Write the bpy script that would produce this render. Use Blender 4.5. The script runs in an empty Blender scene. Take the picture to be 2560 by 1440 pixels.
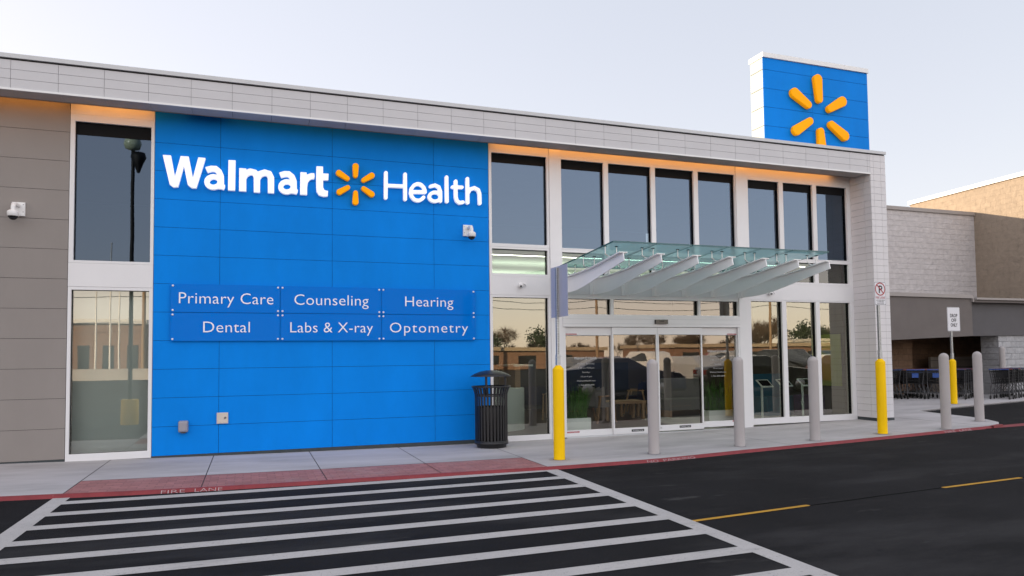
import bpy, bmesh, math, random, json
import numpy as np
from mathutils import Vector, Matrix
R = math.radians
random.seed(7)
sc = bpy.context.scene
COL = sc.collection

# ------------------------------------------------------------------ camera
cam_d = bpy.data.cameras.new('camera')
cam = bpy.data.objects.new('camera', cam_d); COL.objects.link(cam)
yaw, pit, rol = .3474, .0464, -.0116
F = Vector((math.sin(yaw)*math.cos(pit), math.cos(yaw)*math.cos(pit), math.sin(pit)))
Rt = Vector((math.cos(yaw), -math.sin(yaw), 0)); U = Rt.cross(F)
R2 = Rt*math.cos(rol)+U*math.sin(rol); U2 = U*math.cos(rol)-Rt*math.sin(rol)
cam.matrix_world = Matrix(((R2.x, U2.x, -F.x, .4983), (R2.y, U2.y, -F.y, -12.6537), (R2.z, U2.z, -F.z, 1.6999), (0, 0, 0, 1)))
cam_d.sensor_width = 36; cam_d.lens = 1798.8/2560*36
cam_d.shift_y = 89.76/2560
cam_d.clip_start = .1; cam_d.clip_end = 2000
sc.camera = cam

# ------------------------------------------------------------------ light
SUN_EL, SUN_AZ = R(12.5), R(-46)       # azimuth from +Y towards +X: behind the building, to the left
world = bpy.data.worlds.new('World'); sc.world = world; world.use_nodes = True
wn = world.node_tree.nodes; wl = world.node_tree.links
sky = wn.new('ShaderNodeTexSky'); sky.sky_type = 'NISHITA'; sky.sun_disc = False
sky.sun_elevation = SUN_EL; sky.sun_rotation = SUN_AZ
sky.air_density = 1.0; sky.dust_density = .6; sky.ozone_density = 1.0; sky.altitude = 150
bg = wn['Background']; bg.inputs[1].default_value = .13
# gamma flattens sky; added warm gain in the -Y half lights the shaded front
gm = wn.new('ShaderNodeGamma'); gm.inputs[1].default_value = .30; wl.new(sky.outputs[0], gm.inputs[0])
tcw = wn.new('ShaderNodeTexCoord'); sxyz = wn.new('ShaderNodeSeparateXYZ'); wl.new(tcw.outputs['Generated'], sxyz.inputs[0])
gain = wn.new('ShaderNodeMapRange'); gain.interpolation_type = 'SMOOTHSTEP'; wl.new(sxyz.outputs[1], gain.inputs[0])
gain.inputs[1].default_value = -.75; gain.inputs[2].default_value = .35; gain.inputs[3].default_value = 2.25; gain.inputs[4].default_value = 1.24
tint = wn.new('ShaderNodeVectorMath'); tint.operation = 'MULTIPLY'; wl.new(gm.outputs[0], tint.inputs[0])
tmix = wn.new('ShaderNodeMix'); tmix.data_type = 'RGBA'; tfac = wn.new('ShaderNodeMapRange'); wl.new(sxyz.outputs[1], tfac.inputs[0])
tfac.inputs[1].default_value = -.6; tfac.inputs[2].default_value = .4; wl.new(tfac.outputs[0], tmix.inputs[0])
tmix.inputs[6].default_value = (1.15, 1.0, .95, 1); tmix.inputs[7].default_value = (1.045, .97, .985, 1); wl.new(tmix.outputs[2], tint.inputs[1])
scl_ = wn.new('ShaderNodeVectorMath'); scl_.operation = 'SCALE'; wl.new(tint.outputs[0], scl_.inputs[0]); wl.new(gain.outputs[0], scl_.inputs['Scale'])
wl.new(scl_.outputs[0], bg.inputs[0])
sun_d = bpy.data.lights.new('sun', 'SUN'); sun = bpy.data.objects.new('sun', sun_d); COL.objects.link(sun)
sun_d.energy = 2.4; sun_d.angle = R(.5); sun_d.color = (1, .80, .56)
to_sun = Vector((math.sin(SUN_AZ)*math.cos(SUN_EL), math.cos(SUN_AZ)*math.cos(SUN_EL), math.sin(SUN_EL)))
sun.rotation_euler = to_sun.to_track_quat('Z', 'Y').to_euler()
vs = sc.view_settings; vs.view_transform = 'Standard'; vs.look = 'None'; vs.gamma = 1; vs.exposure = 2.05
sc.cycles.use_denoising = True
sc.cycles.max_bounces = 8; sc.cycles.transparent_max_bounces = 16

# ------------------------------------------------------------------ materials
MATS = {}
def mat(name, col, rough=.6, metal=0, spec=.5, var=0, vscale=3, bump=0, bscale=20, emit=0, speck=None, detail=6, stretch=None):
    m = bpy.data.materials.new(name); m.use_nodes = True
    nt = m.node_tree; b = nt.nodes['Principled BSDF']
    b.inputs['Base Color'].default_value = (*col, 1); b.inputs['Roughness'].default_value = rough
    b.inputs['Metallic'].default_value = metal; b.inputs['Specular IOR Level'].default_value = spec
    tc = nt.nodes.new('ShaderNodeTexCoord'); co = tc.outputs['Object']
    if stretch:
        mp = nt.nodes.new('ShaderNodeMapping'); mp.inputs['Scale'].default_value = stretch
        nt.links.new(co, mp.inputs[0]); co = mp.outputs[0]
    last = None
    if var:
        n = nt.nodes.new('ShaderNodeTexNoise'); n.inputs['Scale'].default_value = vscale; n.inputs['Detail'].default_value = detail
        n.inputs['Roughness'].default_value = .65
        nt.links.new(co, n.inputs[0])
        mr = nt.nodes.new('ShaderNodeMapRange'); mr.inputs[1].default_value = .3; mr.inputs[2].default_value = .7
        mr.inputs[3].default_value = 1-var; mr.inputs[4].default_value = 1+var
        nt.links.new(n.outputs[0], mr.inputs[0])
        mx = nt.nodes.new('ShaderNodeMix'); mx.data_type = 'RGBA'; mx.blend_type = 'MULTIPLY'; mx.inputs[0].default_value = 1
        mx.inputs[6].default_value = (*col, 1); nt.links.new(mr.outputs[0], mx.inputs[7])
        last = mx.outputs[2]
    if speck:   # (scale, threshold, colour)
        v = nt.nodes.new('ShaderNodeTexNoise'); v.inputs['Scale'].default_value = speck[0]; v.inputs['Detail'].default_value = 3
        nt.links.new(co, v.inputs[0])
        mr = nt.nodes.new('ShaderNodeMapRange'); mr.inputs[1].default_value = speck[1]; mr.inputs[2].default_value = speck[1]+.06
        nt.links.new(v.outputs[0], mr.inputs[0])
        mx = nt.nodes.new('ShaderNodeMix'); mx.data_type = 'RGBA'
        nt.links.new(mr.outputs[0], mx.inputs[0])
        if last: nt.links.new(last, mx.inputs[6])
        else: mx.inputs[6].default_value = (*col, 1)
        mx.inputs[7].default_value = (*speck[2], 1); last = mx.outputs[2]
    if last: nt.links.new(last, b.inputs['Base Color'])
    if bump:
        n = nt.nodes.new('ShaderNodeTexNoise'); n.inputs['Scale'].default_value = bscale; n.inputs['Detail'].default_value = 5
        nt.links.new(co, n.inputs[0])
        bp = nt.nodes.new('ShaderNodeBump'); bp.inputs['Strength'].default_value = bump; bp.inputs['Distance'].default_value = .02
        nt.links.new(n.outputs[0], bp.inputs['Height']); nt.links.new(bp.outputs[0], b.inputs['Normal'])
    if emit:
        b.inputs['Emission Color'].default_value = (*col, 1); b.inputs['Emission Strength'].default_value = emit
    MATS[name] = m
    return m
def layer(m, scale, lo, hi, col, fac, stretch=(1, 1, 1), detail=6):      # another patchy colour layer (stains, dust, wear)
    nt = m.node_tree; b = nt.nodes['Principled BSDF']; src_ = b.inputs['Base Color'].links[0].from_socket
    tc = nt.nodes.new('ShaderNodeTexCoord'); mp = nt.nodes.new('ShaderNodeMapping'); mp.inputs['Scale'].default_value = stretch; mp.inputs['Location'].default_value = (scale, 3, 1)
    n = nt.nodes.new('ShaderNodeTexNoise'); n.inputs['Scale'].default_value = scale; n.inputs['Detail'].default_value = detail; n.inputs['Roughness'].default_value = .7
    nt.links.new(tc.outputs['Object'], mp.inputs[0]); nt.links.new(mp.outputs[0], n.inputs[0])
    mr = nt.nodes.new('ShaderNodeMapRange'); mr.inputs[1].default_value = lo; mr.inputs[2].default_value = hi; mr.inputs[4].default_value = fac; nt.links.new(n.outputs[0], mr.inputs[0])
    mx = nt.nodes.new('ShaderNodeMix'); mx.data_type = 'RGBA'; nt.links.new(mr.outputs[0], mx.inputs[0]); nt.links.new(src_, mx.inputs[6]); mx.inputs[7].default_value = (*col, 1)
    nt.links.new(mx.outputs[2], b.inputs['Base Color']); return m
def emis(name, col, s):
    m = bpy.data.materials.new(name); m.use_nodes = True; nt = m.node_tree; nt.nodes.remove(nt.nodes['Principled BSDF'])
    e = nt.nodes.new('ShaderNodeEmission'); e.inputs[0].default_value = (*col, 1); e.inputs[1].default_value = s
    nt.links.new(e.outputs[0], nt.nodes['Material Output'].inputs[0]); return m
def glass(name, tint, f0, wav=.02, gl=(1, 1, 1)):
    m = bpy.data.materials.new(name); m.use_nodes = True; nt = m.node_tree; nt.nodes.remove(nt.nodes['Principled BSDF'])
    t = nt.nodes.new('ShaderNodeBsdfTransparent'); t.inputs[0].default_value = (*tint, 1)
    g = nt.nodes.new('ShaderNodeBsdfGlossy'); g.inputs['Roughness'].default_value = 0; g.inputs[0].default_value = (*gl, 1)
    fr = nt.nodes.new('ShaderNodeFresnel'); fr.inputs[0].default_value = 1.5
    mr = nt.nodes.new('ShaderNodeMapRange'); mr.inputs[1].default_value = .04; mr.inputs[2].default_value = 1; mr.inputs[3].default_value = f0; mr.inputs[4].default_value = 1
    nt.links.new(fr.outputs[0], mr.inputs[0])
    mx = nt.nodes.new('ShaderNodeMixShader'); nt.links.new(mr.outputs[0], mx.inputs[0]); nt.links.new(t.outputs[0], mx.inputs[1]); nt.links.new(g.outputs[0], mx.inputs[2])
    if wav:
        tc = nt.nodes.new('ShaderNodeTexCoord'); n = nt.nodes.new('ShaderNodeTexNoise'); n.inputs['Scale'].default_value = 1.6; n.inputs['Detail'].default_value = 1
        nt.links.new(tc.outputs['Object'], n.inputs[0])
        bp = nt.nodes.new('ShaderNodeBump'); bp.inputs['Strength'].default_value = wav; bp.inputs['Distance'].default_value = .1
        nt.links.new(n.outputs[0], bp.inputs['Height']); nt.links.new(bp.outputs[0], g.inputs['Normal'])
    nt.links.new(mx.outputs[0], nt.nodes['Material Output'].inputs[0]); return m
def blockmat(name, col, bw, bh, mortar, rough=.9, bump=.6, var=.12, off=.5, msize=.012, axis='XZ', nb=30, mix=.5, joint=1):
    m = mat(name, col, rough); nt = m.node_tree; b = nt.nodes['Principled BSDF']
    tc = nt.nodes.new('ShaderNodeTexCoord'); sp = nt.nodes.new('ShaderNodeSeparateXYZ'); cb = nt.nodes.new('ShaderNodeCombineXYZ')
    nt.links.new(tc.outputs['Object'], sp.inputs[0])
    if axis == 'XYZ':
        ad = nt.nodes.new('ShaderNodeMath'); nt.links.new(sp.outputs[0], ad.inputs[0]); nt.links.new(sp.outputs[1], ad.inputs[1])
        nt.links.new(ad.outputs[0], cb.inputs[0]); nt.links.new(sp.outputs[2], cb.inputs[1])
    else:
        nt.links.new(sp.outputs['XYZ'.index(axis[0])], cb.inputs[0]); nt.links.new(sp.outputs['XYZ'.index(axis[1])], cb.inputs[1])
    br = nt.nodes.new('ShaderNodeTexBrick'); br.inputs['Scale'].default_value = 1; br.inputs['Brick Width'].default_value = bw; br.inputs['Row Height'].default_value = bh
    br.inputs['Mortar Size'].default_value = msize; br.inputs['Mortar Smooth'].default_value = .4; br.offset = off
    br.inputs['Color1'].default_value = (*[c*(1-var) for c in col], 1); br.inputs['Color2'].default_value = (*[min(1, c*(1+var)) for c in col], 1); br.inputs['Mortar'].default_value = (*mortar, 1)
    nt.links.new(cb.outputs[0], br.inputs[0])
    n = nt.nodes.new('ShaderNodeTexNoise'); n.inputs['Scale'].default_value = nb; n.inputs['Detail'].default_value = 6; n.inputs['Roughness'].default_value = .6
    nt.links.new(tc.outputs['Object'], n.inputs[0])
    mx = nt.nodes.new('ShaderNodeMix'); mx.data_type = 'RGBA'; mx.blend_type = 'MULTIPLY'; mx.inputs[0].default_value = mix
    nt.links.new(br.outputs[0], mx.inputs[6]); nt.links.new(n.outputs[0], mx.inputs[7])
    g = nt.nodes.new('ShaderNodeMix'); g.data_type = 'RGBA'; g.blend_type = 'MULTIPLY'; g.inputs[0].default_value = 1
    nt.links.new(mx.outputs[2], g.inputs[6]); k = 1/(1-mix*.5); g.inputs[7].default_value = (k, k, k, 1); g.clamp_result = False
    nt.links.new(g.outputs[2], b.inputs['Base Color'])
    s = nt.nodes.new('ShaderNodeMath'); s.operation = 'SUBTRACT'; nt.links.new(n.outputs[0], s.inputs[0]); jm = nt.nodes.new('ShaderNodeMath'); jm.operation = 'MULTIPLY'; jm.inputs[1].default_value = joint; nt.links.new(br.outputs[1], jm.inputs[0]); nt.links.new(jm.outputs[0], s.inputs[1])
    bp = nt.nodes.new('ShaderNodeBump'); bp.inputs['Strength'].default_value = bump; bp.inputs['Distance'].default_value = .05
    nt.links.new(s.outputs[0], bp.inputs['Height']); nt.links.new(bp.outputs[0], b.inputs['Normal'])
    return m

M_blue = mat('blue_fibre_cement', (.0, .222, .76), .6, spec=.1, var=.085, vscale=1.1, stretch=(1, 1, .4))
M_tan = mat('taupe_fibre_cement', (.25, .225, .21), .6, var=.05, vscale=1.2, stretch=(1, 1, .5))
M_white = mat('white_aluminium', (.74, .735, .745), .4, spec=.3, var=.02, vscale=2)
M_tile = mat('pale_grey_tile', (.55, .545, .565), .4, var=.03, vscale=1.5)
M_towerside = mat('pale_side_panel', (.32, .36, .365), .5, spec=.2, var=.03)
M_tile2 = mat('white_tile', (.67, .655, .67), .45, spec=.3, var=.02, vscale=1.5)
M_coping = mat('coping_metal', (.56, .57, .585), .4, var=.03, vscale=2)
M_soffit = mat('soffit_board', (.52, .485, .47), .7, var=.06, vscale=2)
M_navyj = mat('navy_joint', (.0, .03, .13), .8)
M_dark = mat('dark_joint', (.02, .018, .02), .8)
M_flash = mat('dark_flashing', (.035, .045, .05), .6, var=.2, vscale=6)
M_gasket_and_reflection = mat('black_gasket_and_reflection_strip', (.008, .008, .009), .6, spec=.12)
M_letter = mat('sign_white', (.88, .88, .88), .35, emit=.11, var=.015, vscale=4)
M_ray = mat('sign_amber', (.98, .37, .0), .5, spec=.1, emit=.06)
M_panel = mat('blue_acrylic', (.0, .168, .66), .1, spec=.05)
M_vinyl = mat('white_vinyl', (.88, .89, .91), .4)
M_decal = mat('frosted_vinyl', (.50, .50, .50), .6)
M_faded = mat('faded_stencil_paint', (.46, .36, .37), .85, var=.3, vscale=30)
M_lamphead = mat('lamp_reflector', (.62, .70, .50), .25, spec=.6)
M_seam = mat('tar_seam', (.003, .003, .003), 1, spec=0)
M_joint = mat('grey_joint', (.20, .20, .21), .8)
M_steel = mat('brushed_steel', (.62, .62, .62), .3, metal=1)
M_galv = mat('galvanised_steel', (.50, .51, .51), .45, metal=.7, var=.15, vscale=30)
M_plast = mat('white_plastic', (.78, .78, .78), .4)
M_lens = mat('black_lens', (.01, .01, .012), .1)
M_beam = mat('white_painted_steel', (.88, .88, .88), .4, var=.02, vscale=3)
M_bollard = mat('grey_bollard_sleeve', (.41, .38, .375), .55, spec=.25, var=.05, vscale=3, stretch=(1, 1, .4))
M_yellow = mat('yellow_bollard_sleeve', (.92, .56, .0), .5, spec=.15, var=.04, vscale=3, stretch=(1, 1, .5))
layer(M_bollard, 7, .62, .72, (.27, .25, .24), .35, (1, 1, .3)); layer(M_yellow, 9, .66, .74, (.55, .33, .02), .4, (1, 1, .3))
M_black = mat('black_powder_coat', (.014, .014, .016), .38, var=.15, vscale=20)
M_liner = mat('black_liner', (.008, .008, .009), .6)
M_asph = mat('asphalt', (.0105, .0102, .0112), .9, spec=.14, var=.3, vscale=.7, bump=.35, bscale=160, speck=(220, .63, (.05, .05, .052)), detail=10)
layer(M_asph, .55, .50, .72, (.045, .044, .045), .6, (.5, 1.6, 1)); layer(M_asph, 2.3, .63, .72, (.075, .073, .072), .55, (.4, 1.8, 1)); layer(M_asph, 1.1, .68, .74, (.004, .004, .005), .7)
M_paint = mat('road_paint', (.47, .45, .435), .85, spec=.2, var=.08, vscale=2.2, bump=.3, bscale=160, speck=(150, .645, (.16, .155, .15)), detail=8)
layer(M_paint, 26, .60, .70, (.10, .098, .095), .75); layer(M_paint, 3.0, .58, .75, (.27, .26, .25), .6, (.5, 2, 1)); layer(M_paint, 70, .62, .68, (.06, .06, .06), .6)
M_ypaint = mat('yellow_road_paint', (.50, .26, .015), .8, var=.15, vscale=6, bump=.3, bscale=160, speck=(120, .62, (.10, .07, .02)))
M_conc = mat('concrete', (.45, .43, .43), .85, spec=.25, var=.17, vscale=1.1, bump=.12, bscale=90, detail=10, stretch=(.5, 1.6, 1))
layer(M_conc, .7, .52, .72, (.30, .285, .28), .55, (.6, 1.2, 1)); layer(M_conc, 4.5, .66, .76, (.24, .23, .225), .5); layer(M_conc, 1.7, .6, .75, (.55, .53, .53), .5, (.5, 2.5, 1)); layer(M_conc, 38, .70, .74, (.16, .155, .15), .6)
M_groove = mat('concrete_joint_and_shade_ring', (.10, .095, .095), .9)
M_collar = mat('grout_collar', (.38, .365, .37), .9, var=.2, vscale=9)
M_red = mat('red_kerb_paint', (.22, .028, .034), .7, var=.2, vscale=5, bump=.2, bscale=60)
layer(M_red, 9, .60, .70, (.16, .04, .04), .7, (.4, 2, 1)); layer(M_red, 30, .66, .72, (.33, .24, .23), .6)
M_brick = blockmat('red_stamped_brick', (.34, .15, .145), .20, .10, (.22, .10, .095), bump=.25, var=.14, axis='XY', msize=.006, nb=9, mix=.4)
layer(M_brick, 1.4, .52, .7, (.36, .27, .26), .45); layer(M_brick, 5, .6, .72, (.17, .07, .07), .6, (.5, 2.5, 1))
M_stone = blockmat('split_face_block', (.53, .50, .50), .41, .205, (.51, .48, .48), bump=1.0, var=.02, msize=.002, nb=4.5, mix=.45, joint=.22)
M_stone2 = blockmat('split_face_grey_block', (.40, .40, .415), .41, .205, (.33, .33, .34), bump=1.0, var=.06, msize=.01, nb=9)
M_bigwall = blockmat('beige_block', (.30, .24, .185), .41, .205, (.285, .228, .176), bump=.7, var=.02, axis='XYZ', msize=.003, nb=5, mix=.4, joint=.25)
M_eifs = mat('taupe_stucco', (.15, .132, .125), .9, var=.06, vscale=2, bump=.1, bscale=120)
M_eifs2 = mat('slate_stucco', (.105, .10, .105), .9, var=.06, vscale=2, bump=.1, bscale=120)
M_trim = mat('taupe_trim', (.34, .31, .295), .7, var=.04)
M_whitecap = mat('white_cap_metal', (.8, .8, .8), .5)
M_brownwall = blockmat('brown_block', (.20, .12, .075), .41, .205, (.14, .09, .06), bump=.4, var=.08, nb=9)
M_ledge = mat('ledge_panel', (.22, .185, .16), .7)
M_gl_up = glass('tinted_glass', (.25, .30, .33), .16, .006, (.56, .74, 1))
M_gl = glass('window_glass', (.80, .86, .82), .24, .004, (1, .97, .84))
M_gl_up2 = glass('dark_tinted_glass', (.2, .24, .28), .10, .006, (.55, .73, 1))
M_gl_mid = glass('clerestory_glass', (.80, .92, .83), .10, .01)
M_gl_shade = glass('shaded_glass', (.86, .93, .91), .24, .002, (1, .97, .88))
M_gl_door = glass('door_glass', (.86, .88, .85), .19, .003, (1, .92, .84))
M_gl_can = glass('canopy_glass', (.34, .56, .55), .10, 0)
_nt = M_gl_can.node_tree; _tr = _nt.nodes.new('ShaderNodeBsdfTranslucent'); _tr.inputs[0].default_value = (.27, .46, .46, 1)
_m = _nt.nodes.new('ShaderNodeMixShader'); _m.inputs[0].default_value = .45; _o = _nt.nodes['Material Output']; _l = _o.inputs[0].links[0].from_socket
_nt.links.new(_l, _m.inputs[1]); _nt.links.new(_tr.outputs[0], _m.inputs[2]); _nt.links.new(_m.outputs[0], _o.inputs[0])
M_gl_edge = mat('glass_edge', (.02, .10, .11), .1)
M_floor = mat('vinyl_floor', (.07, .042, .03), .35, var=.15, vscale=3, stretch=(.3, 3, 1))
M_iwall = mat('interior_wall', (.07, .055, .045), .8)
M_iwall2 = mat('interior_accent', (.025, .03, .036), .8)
M_ceil = mat('ceiling_tile', (.75, .78, .73), .9)
M_wood = mat('pale_wood', (.34, .21, .12), .5, var=.15, vscale=8, stretch=(1, 1, 6))
M_fabric = mat('grey_fabric', (.17, .165, .165), .9)
M_navy = mat('navy_fabric', (.025, .03, .06), .9)
M_teal = mat('teal_fabric', (.02, .11, .18), .9)
M_purple = mat('purple_fabric', (.055, .02, .075), .9)
M_lime = mat('lime_panel', (.30, .33, .06), .7)
M_planter = mat('white_planter', (.82, .88, .86), .5)
M_grass = mat('ornamental_grass', (.055, .16, .018), .6, var=.4, vscale=14)
M_leaf = mat('evergreen_leaf', (.03, .05, .02), .8, var=.4, vscale=2)
M_shade = mat('roller_shade', (.62, .64, .62), .9)
M_strip = emis('strip_light', (1, .93, .8), 3.0)
M_up = emis('hidden_fill_uplight', (.93, 1, .84), 6)  # for unseen uplights added below the ceiling
M_led = emis('amber_light_strip', (1, .39, .075), 2.5)
M_led2 = emis('dimmed_light_strip', (1, .42, .16), .7)
M_bark = mat('bark', (.11, .075, .05), .9, var=.2, vscale=6)
M_pole = mat('weathered_pole', (.30, .20, .12), .8)
M_car = {c: mat('car_paint_'+c, v, .12, spec=.5) for c, v in dict(black=(.012, .012, .014), silver=(.40, .41, .42), white=(.75, .75, .75), red=(.25, .015, .015), blue=(.02, .04, .12), grey=(.10, .105, .11)).items()}
M_carglass = mat('car_glass', (.012, .014, .016), .05, spec=.8)
M_rubber = mat('tyre', (.012, .012, .012), .8)
M_rim = mat('alloy_rim', (.55, .55, .56), .3, metal=.9)
M_tail = mat('tail_lamp', (.45, .01, .01), .2)
M_head = mat('head_lamp', (.7, .7, .68), .1)
M_cart = mat('cart_wire', (.016, .016, .018), .5, spec=.3)
M_cartl = mat('cart_frame', (.075, .075, .08), .45, metal=.3)
M_cartblue = mat('cart_blue_plastic', (.01, .06, .28), .4)
M_carthandle = mat('cart_handle', (.012, .028, .085), .4)
M_cartred = mat('cart_red_plastic', (.20, .05, .04), .4)
M_signred = mat('sign_red', (.38, .012, .02), .5)
M_signblk = mat('sign_black', (.015, .015, .018), .5)
M_signwhite = mat('sign_sheet', (.72, .72, .76), .45)
M_alu = mat('sign_back_aluminium', (.40, .41, .50), .5, metal=0, var=.06, vscale=3, stretch=(1, 1, .3))
M_beige = mat('ivory_cover', (.60, .53, .46), .5)
M_bldg = blockmat('far_brick', (.26, .15, .10), .3, .1, (.2, .13, .1), bump=.2, nb=5)
M_bldg2 = mat('far_stucco', (.42, .33, .23), .8, var=.08, vscale=.5)
M_bldg3 = mat('far_metal', (.62, .58, .50), .6)

# ------------------------------------------------------------------ mesh helpers
class MB:
    def __init__(s): s.v = []; s.f = []; s.m = []; s.mats = []; s.smooth = []
    def mi(s, m):
        if m not in s.mats: s.mats.append(m)
        return s.mats.index(m)
    def add(s, vs, fs, m, smooth=False):
        o = len(s.v); s.v += [tuple(p) for p in vs]; k = s.mi(m)
        for f in fs: s.f.append([i+o for i in f]); s.m.append(k); s.smooth.append(smooth)
        return s
    def box(s, x0, x1, y0, y1, z0, z1, m):
        v = [(x, y, z) for z in (z0, z1) for y in (y0, y1) for x in (x0, x1)]
        return s.add(v, [(0, 2, 3, 1), (4, 5, 7, 6), (0, 1, 5, 4), (2, 6, 7, 3), (0, 4, 6, 2), (1, 3, 7, 5)], m)
    def bar(s, a, b, w, h, m, up=(0, 0, 1)):
        a = Vector(a); b = Vector(b); d = (b-a).normalized(); up = Vector(up)
        if abs(d.dot(up)) > .98: up = Vector((1, 0, 0))
        r = d.cross(up).normalized()*w/2; u = r.cross(d).normalized()*h/2
        v = [p+i*r+j*u for p in (a, b) for j in (-1, 1) for i in (-1, 1)]
        return s.add(v, [(0, 2, 3, 1), (4, 5, 7, 6), (0, 1, 5, 4), (2, 6, 7, 3), (0, 4, 6, 2), (1, 3, 7, 5)], m)
    def tube(s, pts, r, m, n=8, caps=True):
        pts = [Vector(p) for p in pts]; rs = r if isinstance(r, (list, tuple)) else [r]*len(pts)
        rings = []; N = len(pts); up = None
        for i, p in enumerate(pts):
            d = (pts[min(i+1, N-1)]-pts[max(i-1, 0)]).normalized()
            if up is None: up = Vector((0, 0, 1)) if abs(d.z) < .95 else Vector((1, 0, 0))
            a = d.cross(up).normalized(); b = a.cross(d).normalized(); up = b
            rings += [p+rs[i]*(math.cos(2*math.pi*k/n)*a+math.sin(2*math.pi*k/n)*b) for k in range(n)]
        fs = [(i*n+k, i*n+(k+1) % n, (i+1)*n+(k+1) % n, (i+1)*n+k) for i in range(N-1) for k in range(n)]
        s.add(rings, fs, m, True)
        if caps: s.add(rings[:n], [tuple(range(n))[::-1]], m); s.add(rings[-n:], [tuple(range(n))], m)
        return s
    def lathe(s, prof, c, m, n=24, smooth=True):
        v = [(c[0]+r*math.cos(2*math.pi*k/n), c[1]+r*math.sin(2*math.pi*k/n), c[2]+z) for r, z in prof for k in range(n)]
        fs = [(i*n+k, i*n+(k+1) % n, (i+1)*n+(k+1) % n, (i+1)*n+k) for i in range(len(prof)-1) for k in range(n)]
        return s.add(v, fs, m, smooth)
    def prism(s, poly, axis, a, b, m):   # polygon in the two other axes, extruded along axis from a to b
        def P(u, w, t): return {'x': (t, u, w), 'y': (u, t, w), 'z': (u, w, t)}[axis]
        n = len(poly); v = [P(u, w, a) for u, w in poly]+[P(u, w, b) for u, w in poly]
        return s.add(v, [tuple(range(n))[::-1], tuple(range(n, 2*n))]+[(i, (i+1) % n, n+(i+1) % n, n+i) for i in range(n)], m)
    def build(s, name, parent=None, fix=True):
        me = bpy.data.meshes.new(name); me.from_pydata(s.v, [], s.f); 
        for m in s.mats: me.materials.append(m)
        me.polygons.foreach_set('material_index', s.m); me.polygons.foreach_set('use_smooth', s.smooth)
        if fix:
            bm = bmesh.new(); bm.from_mesh(me); bmesh.ops.recalc_face_normals(bm, faces=bm.faces); bm.to_mesh(me); bm.free()
        me.update()
        o = bpy.data.objects.new(name, me); COL.objects.link(o)
        if parent: attach(o, parent)
        return o
def attach(o, p):
    bpy.context.view_layer.update()
    o.parent = p; o.matrix_parent_inverse = Matrix.Identity(4)
    o.location = Vector(o.location)-wloc(p)
def wloc(p):
    l = Vector(p.location)
    return l+wloc(p.parent) if p.parent else l
def shift(o, d):      # keep mesh where it is but move the origin
    o.data.transform(Matrix.Translation(-Vector(d))); o.location = Vector(o.location)+Vector(d)
def thing(name, label, cat, loc=(0, 0, 0), group=None, rz=0):
    o = bpy.data.objects.new(name, None); COL.objects.link(o); o.location = loc; o.rotation_euler = (0, 0, rz); o.empty_display_size = .2
    o['label'] = label; o['category'] = cat
    if group: o['group'] = group
    return o
def tag(o, label=None, cat=None, group=None, kind=None):
    if label: o['label'] = label
    if cat: o['category'] = cat
    if group: o['group'] = group
    if kind: o['kind'] = kind
    return o
def copy_tree(o, parent=None):
    c = o.copy(); COL.objects.link(c)
    if parent: c.parent = parent
    for ch in list(o.children): copy_tree(ch, c)
    return c
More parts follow.
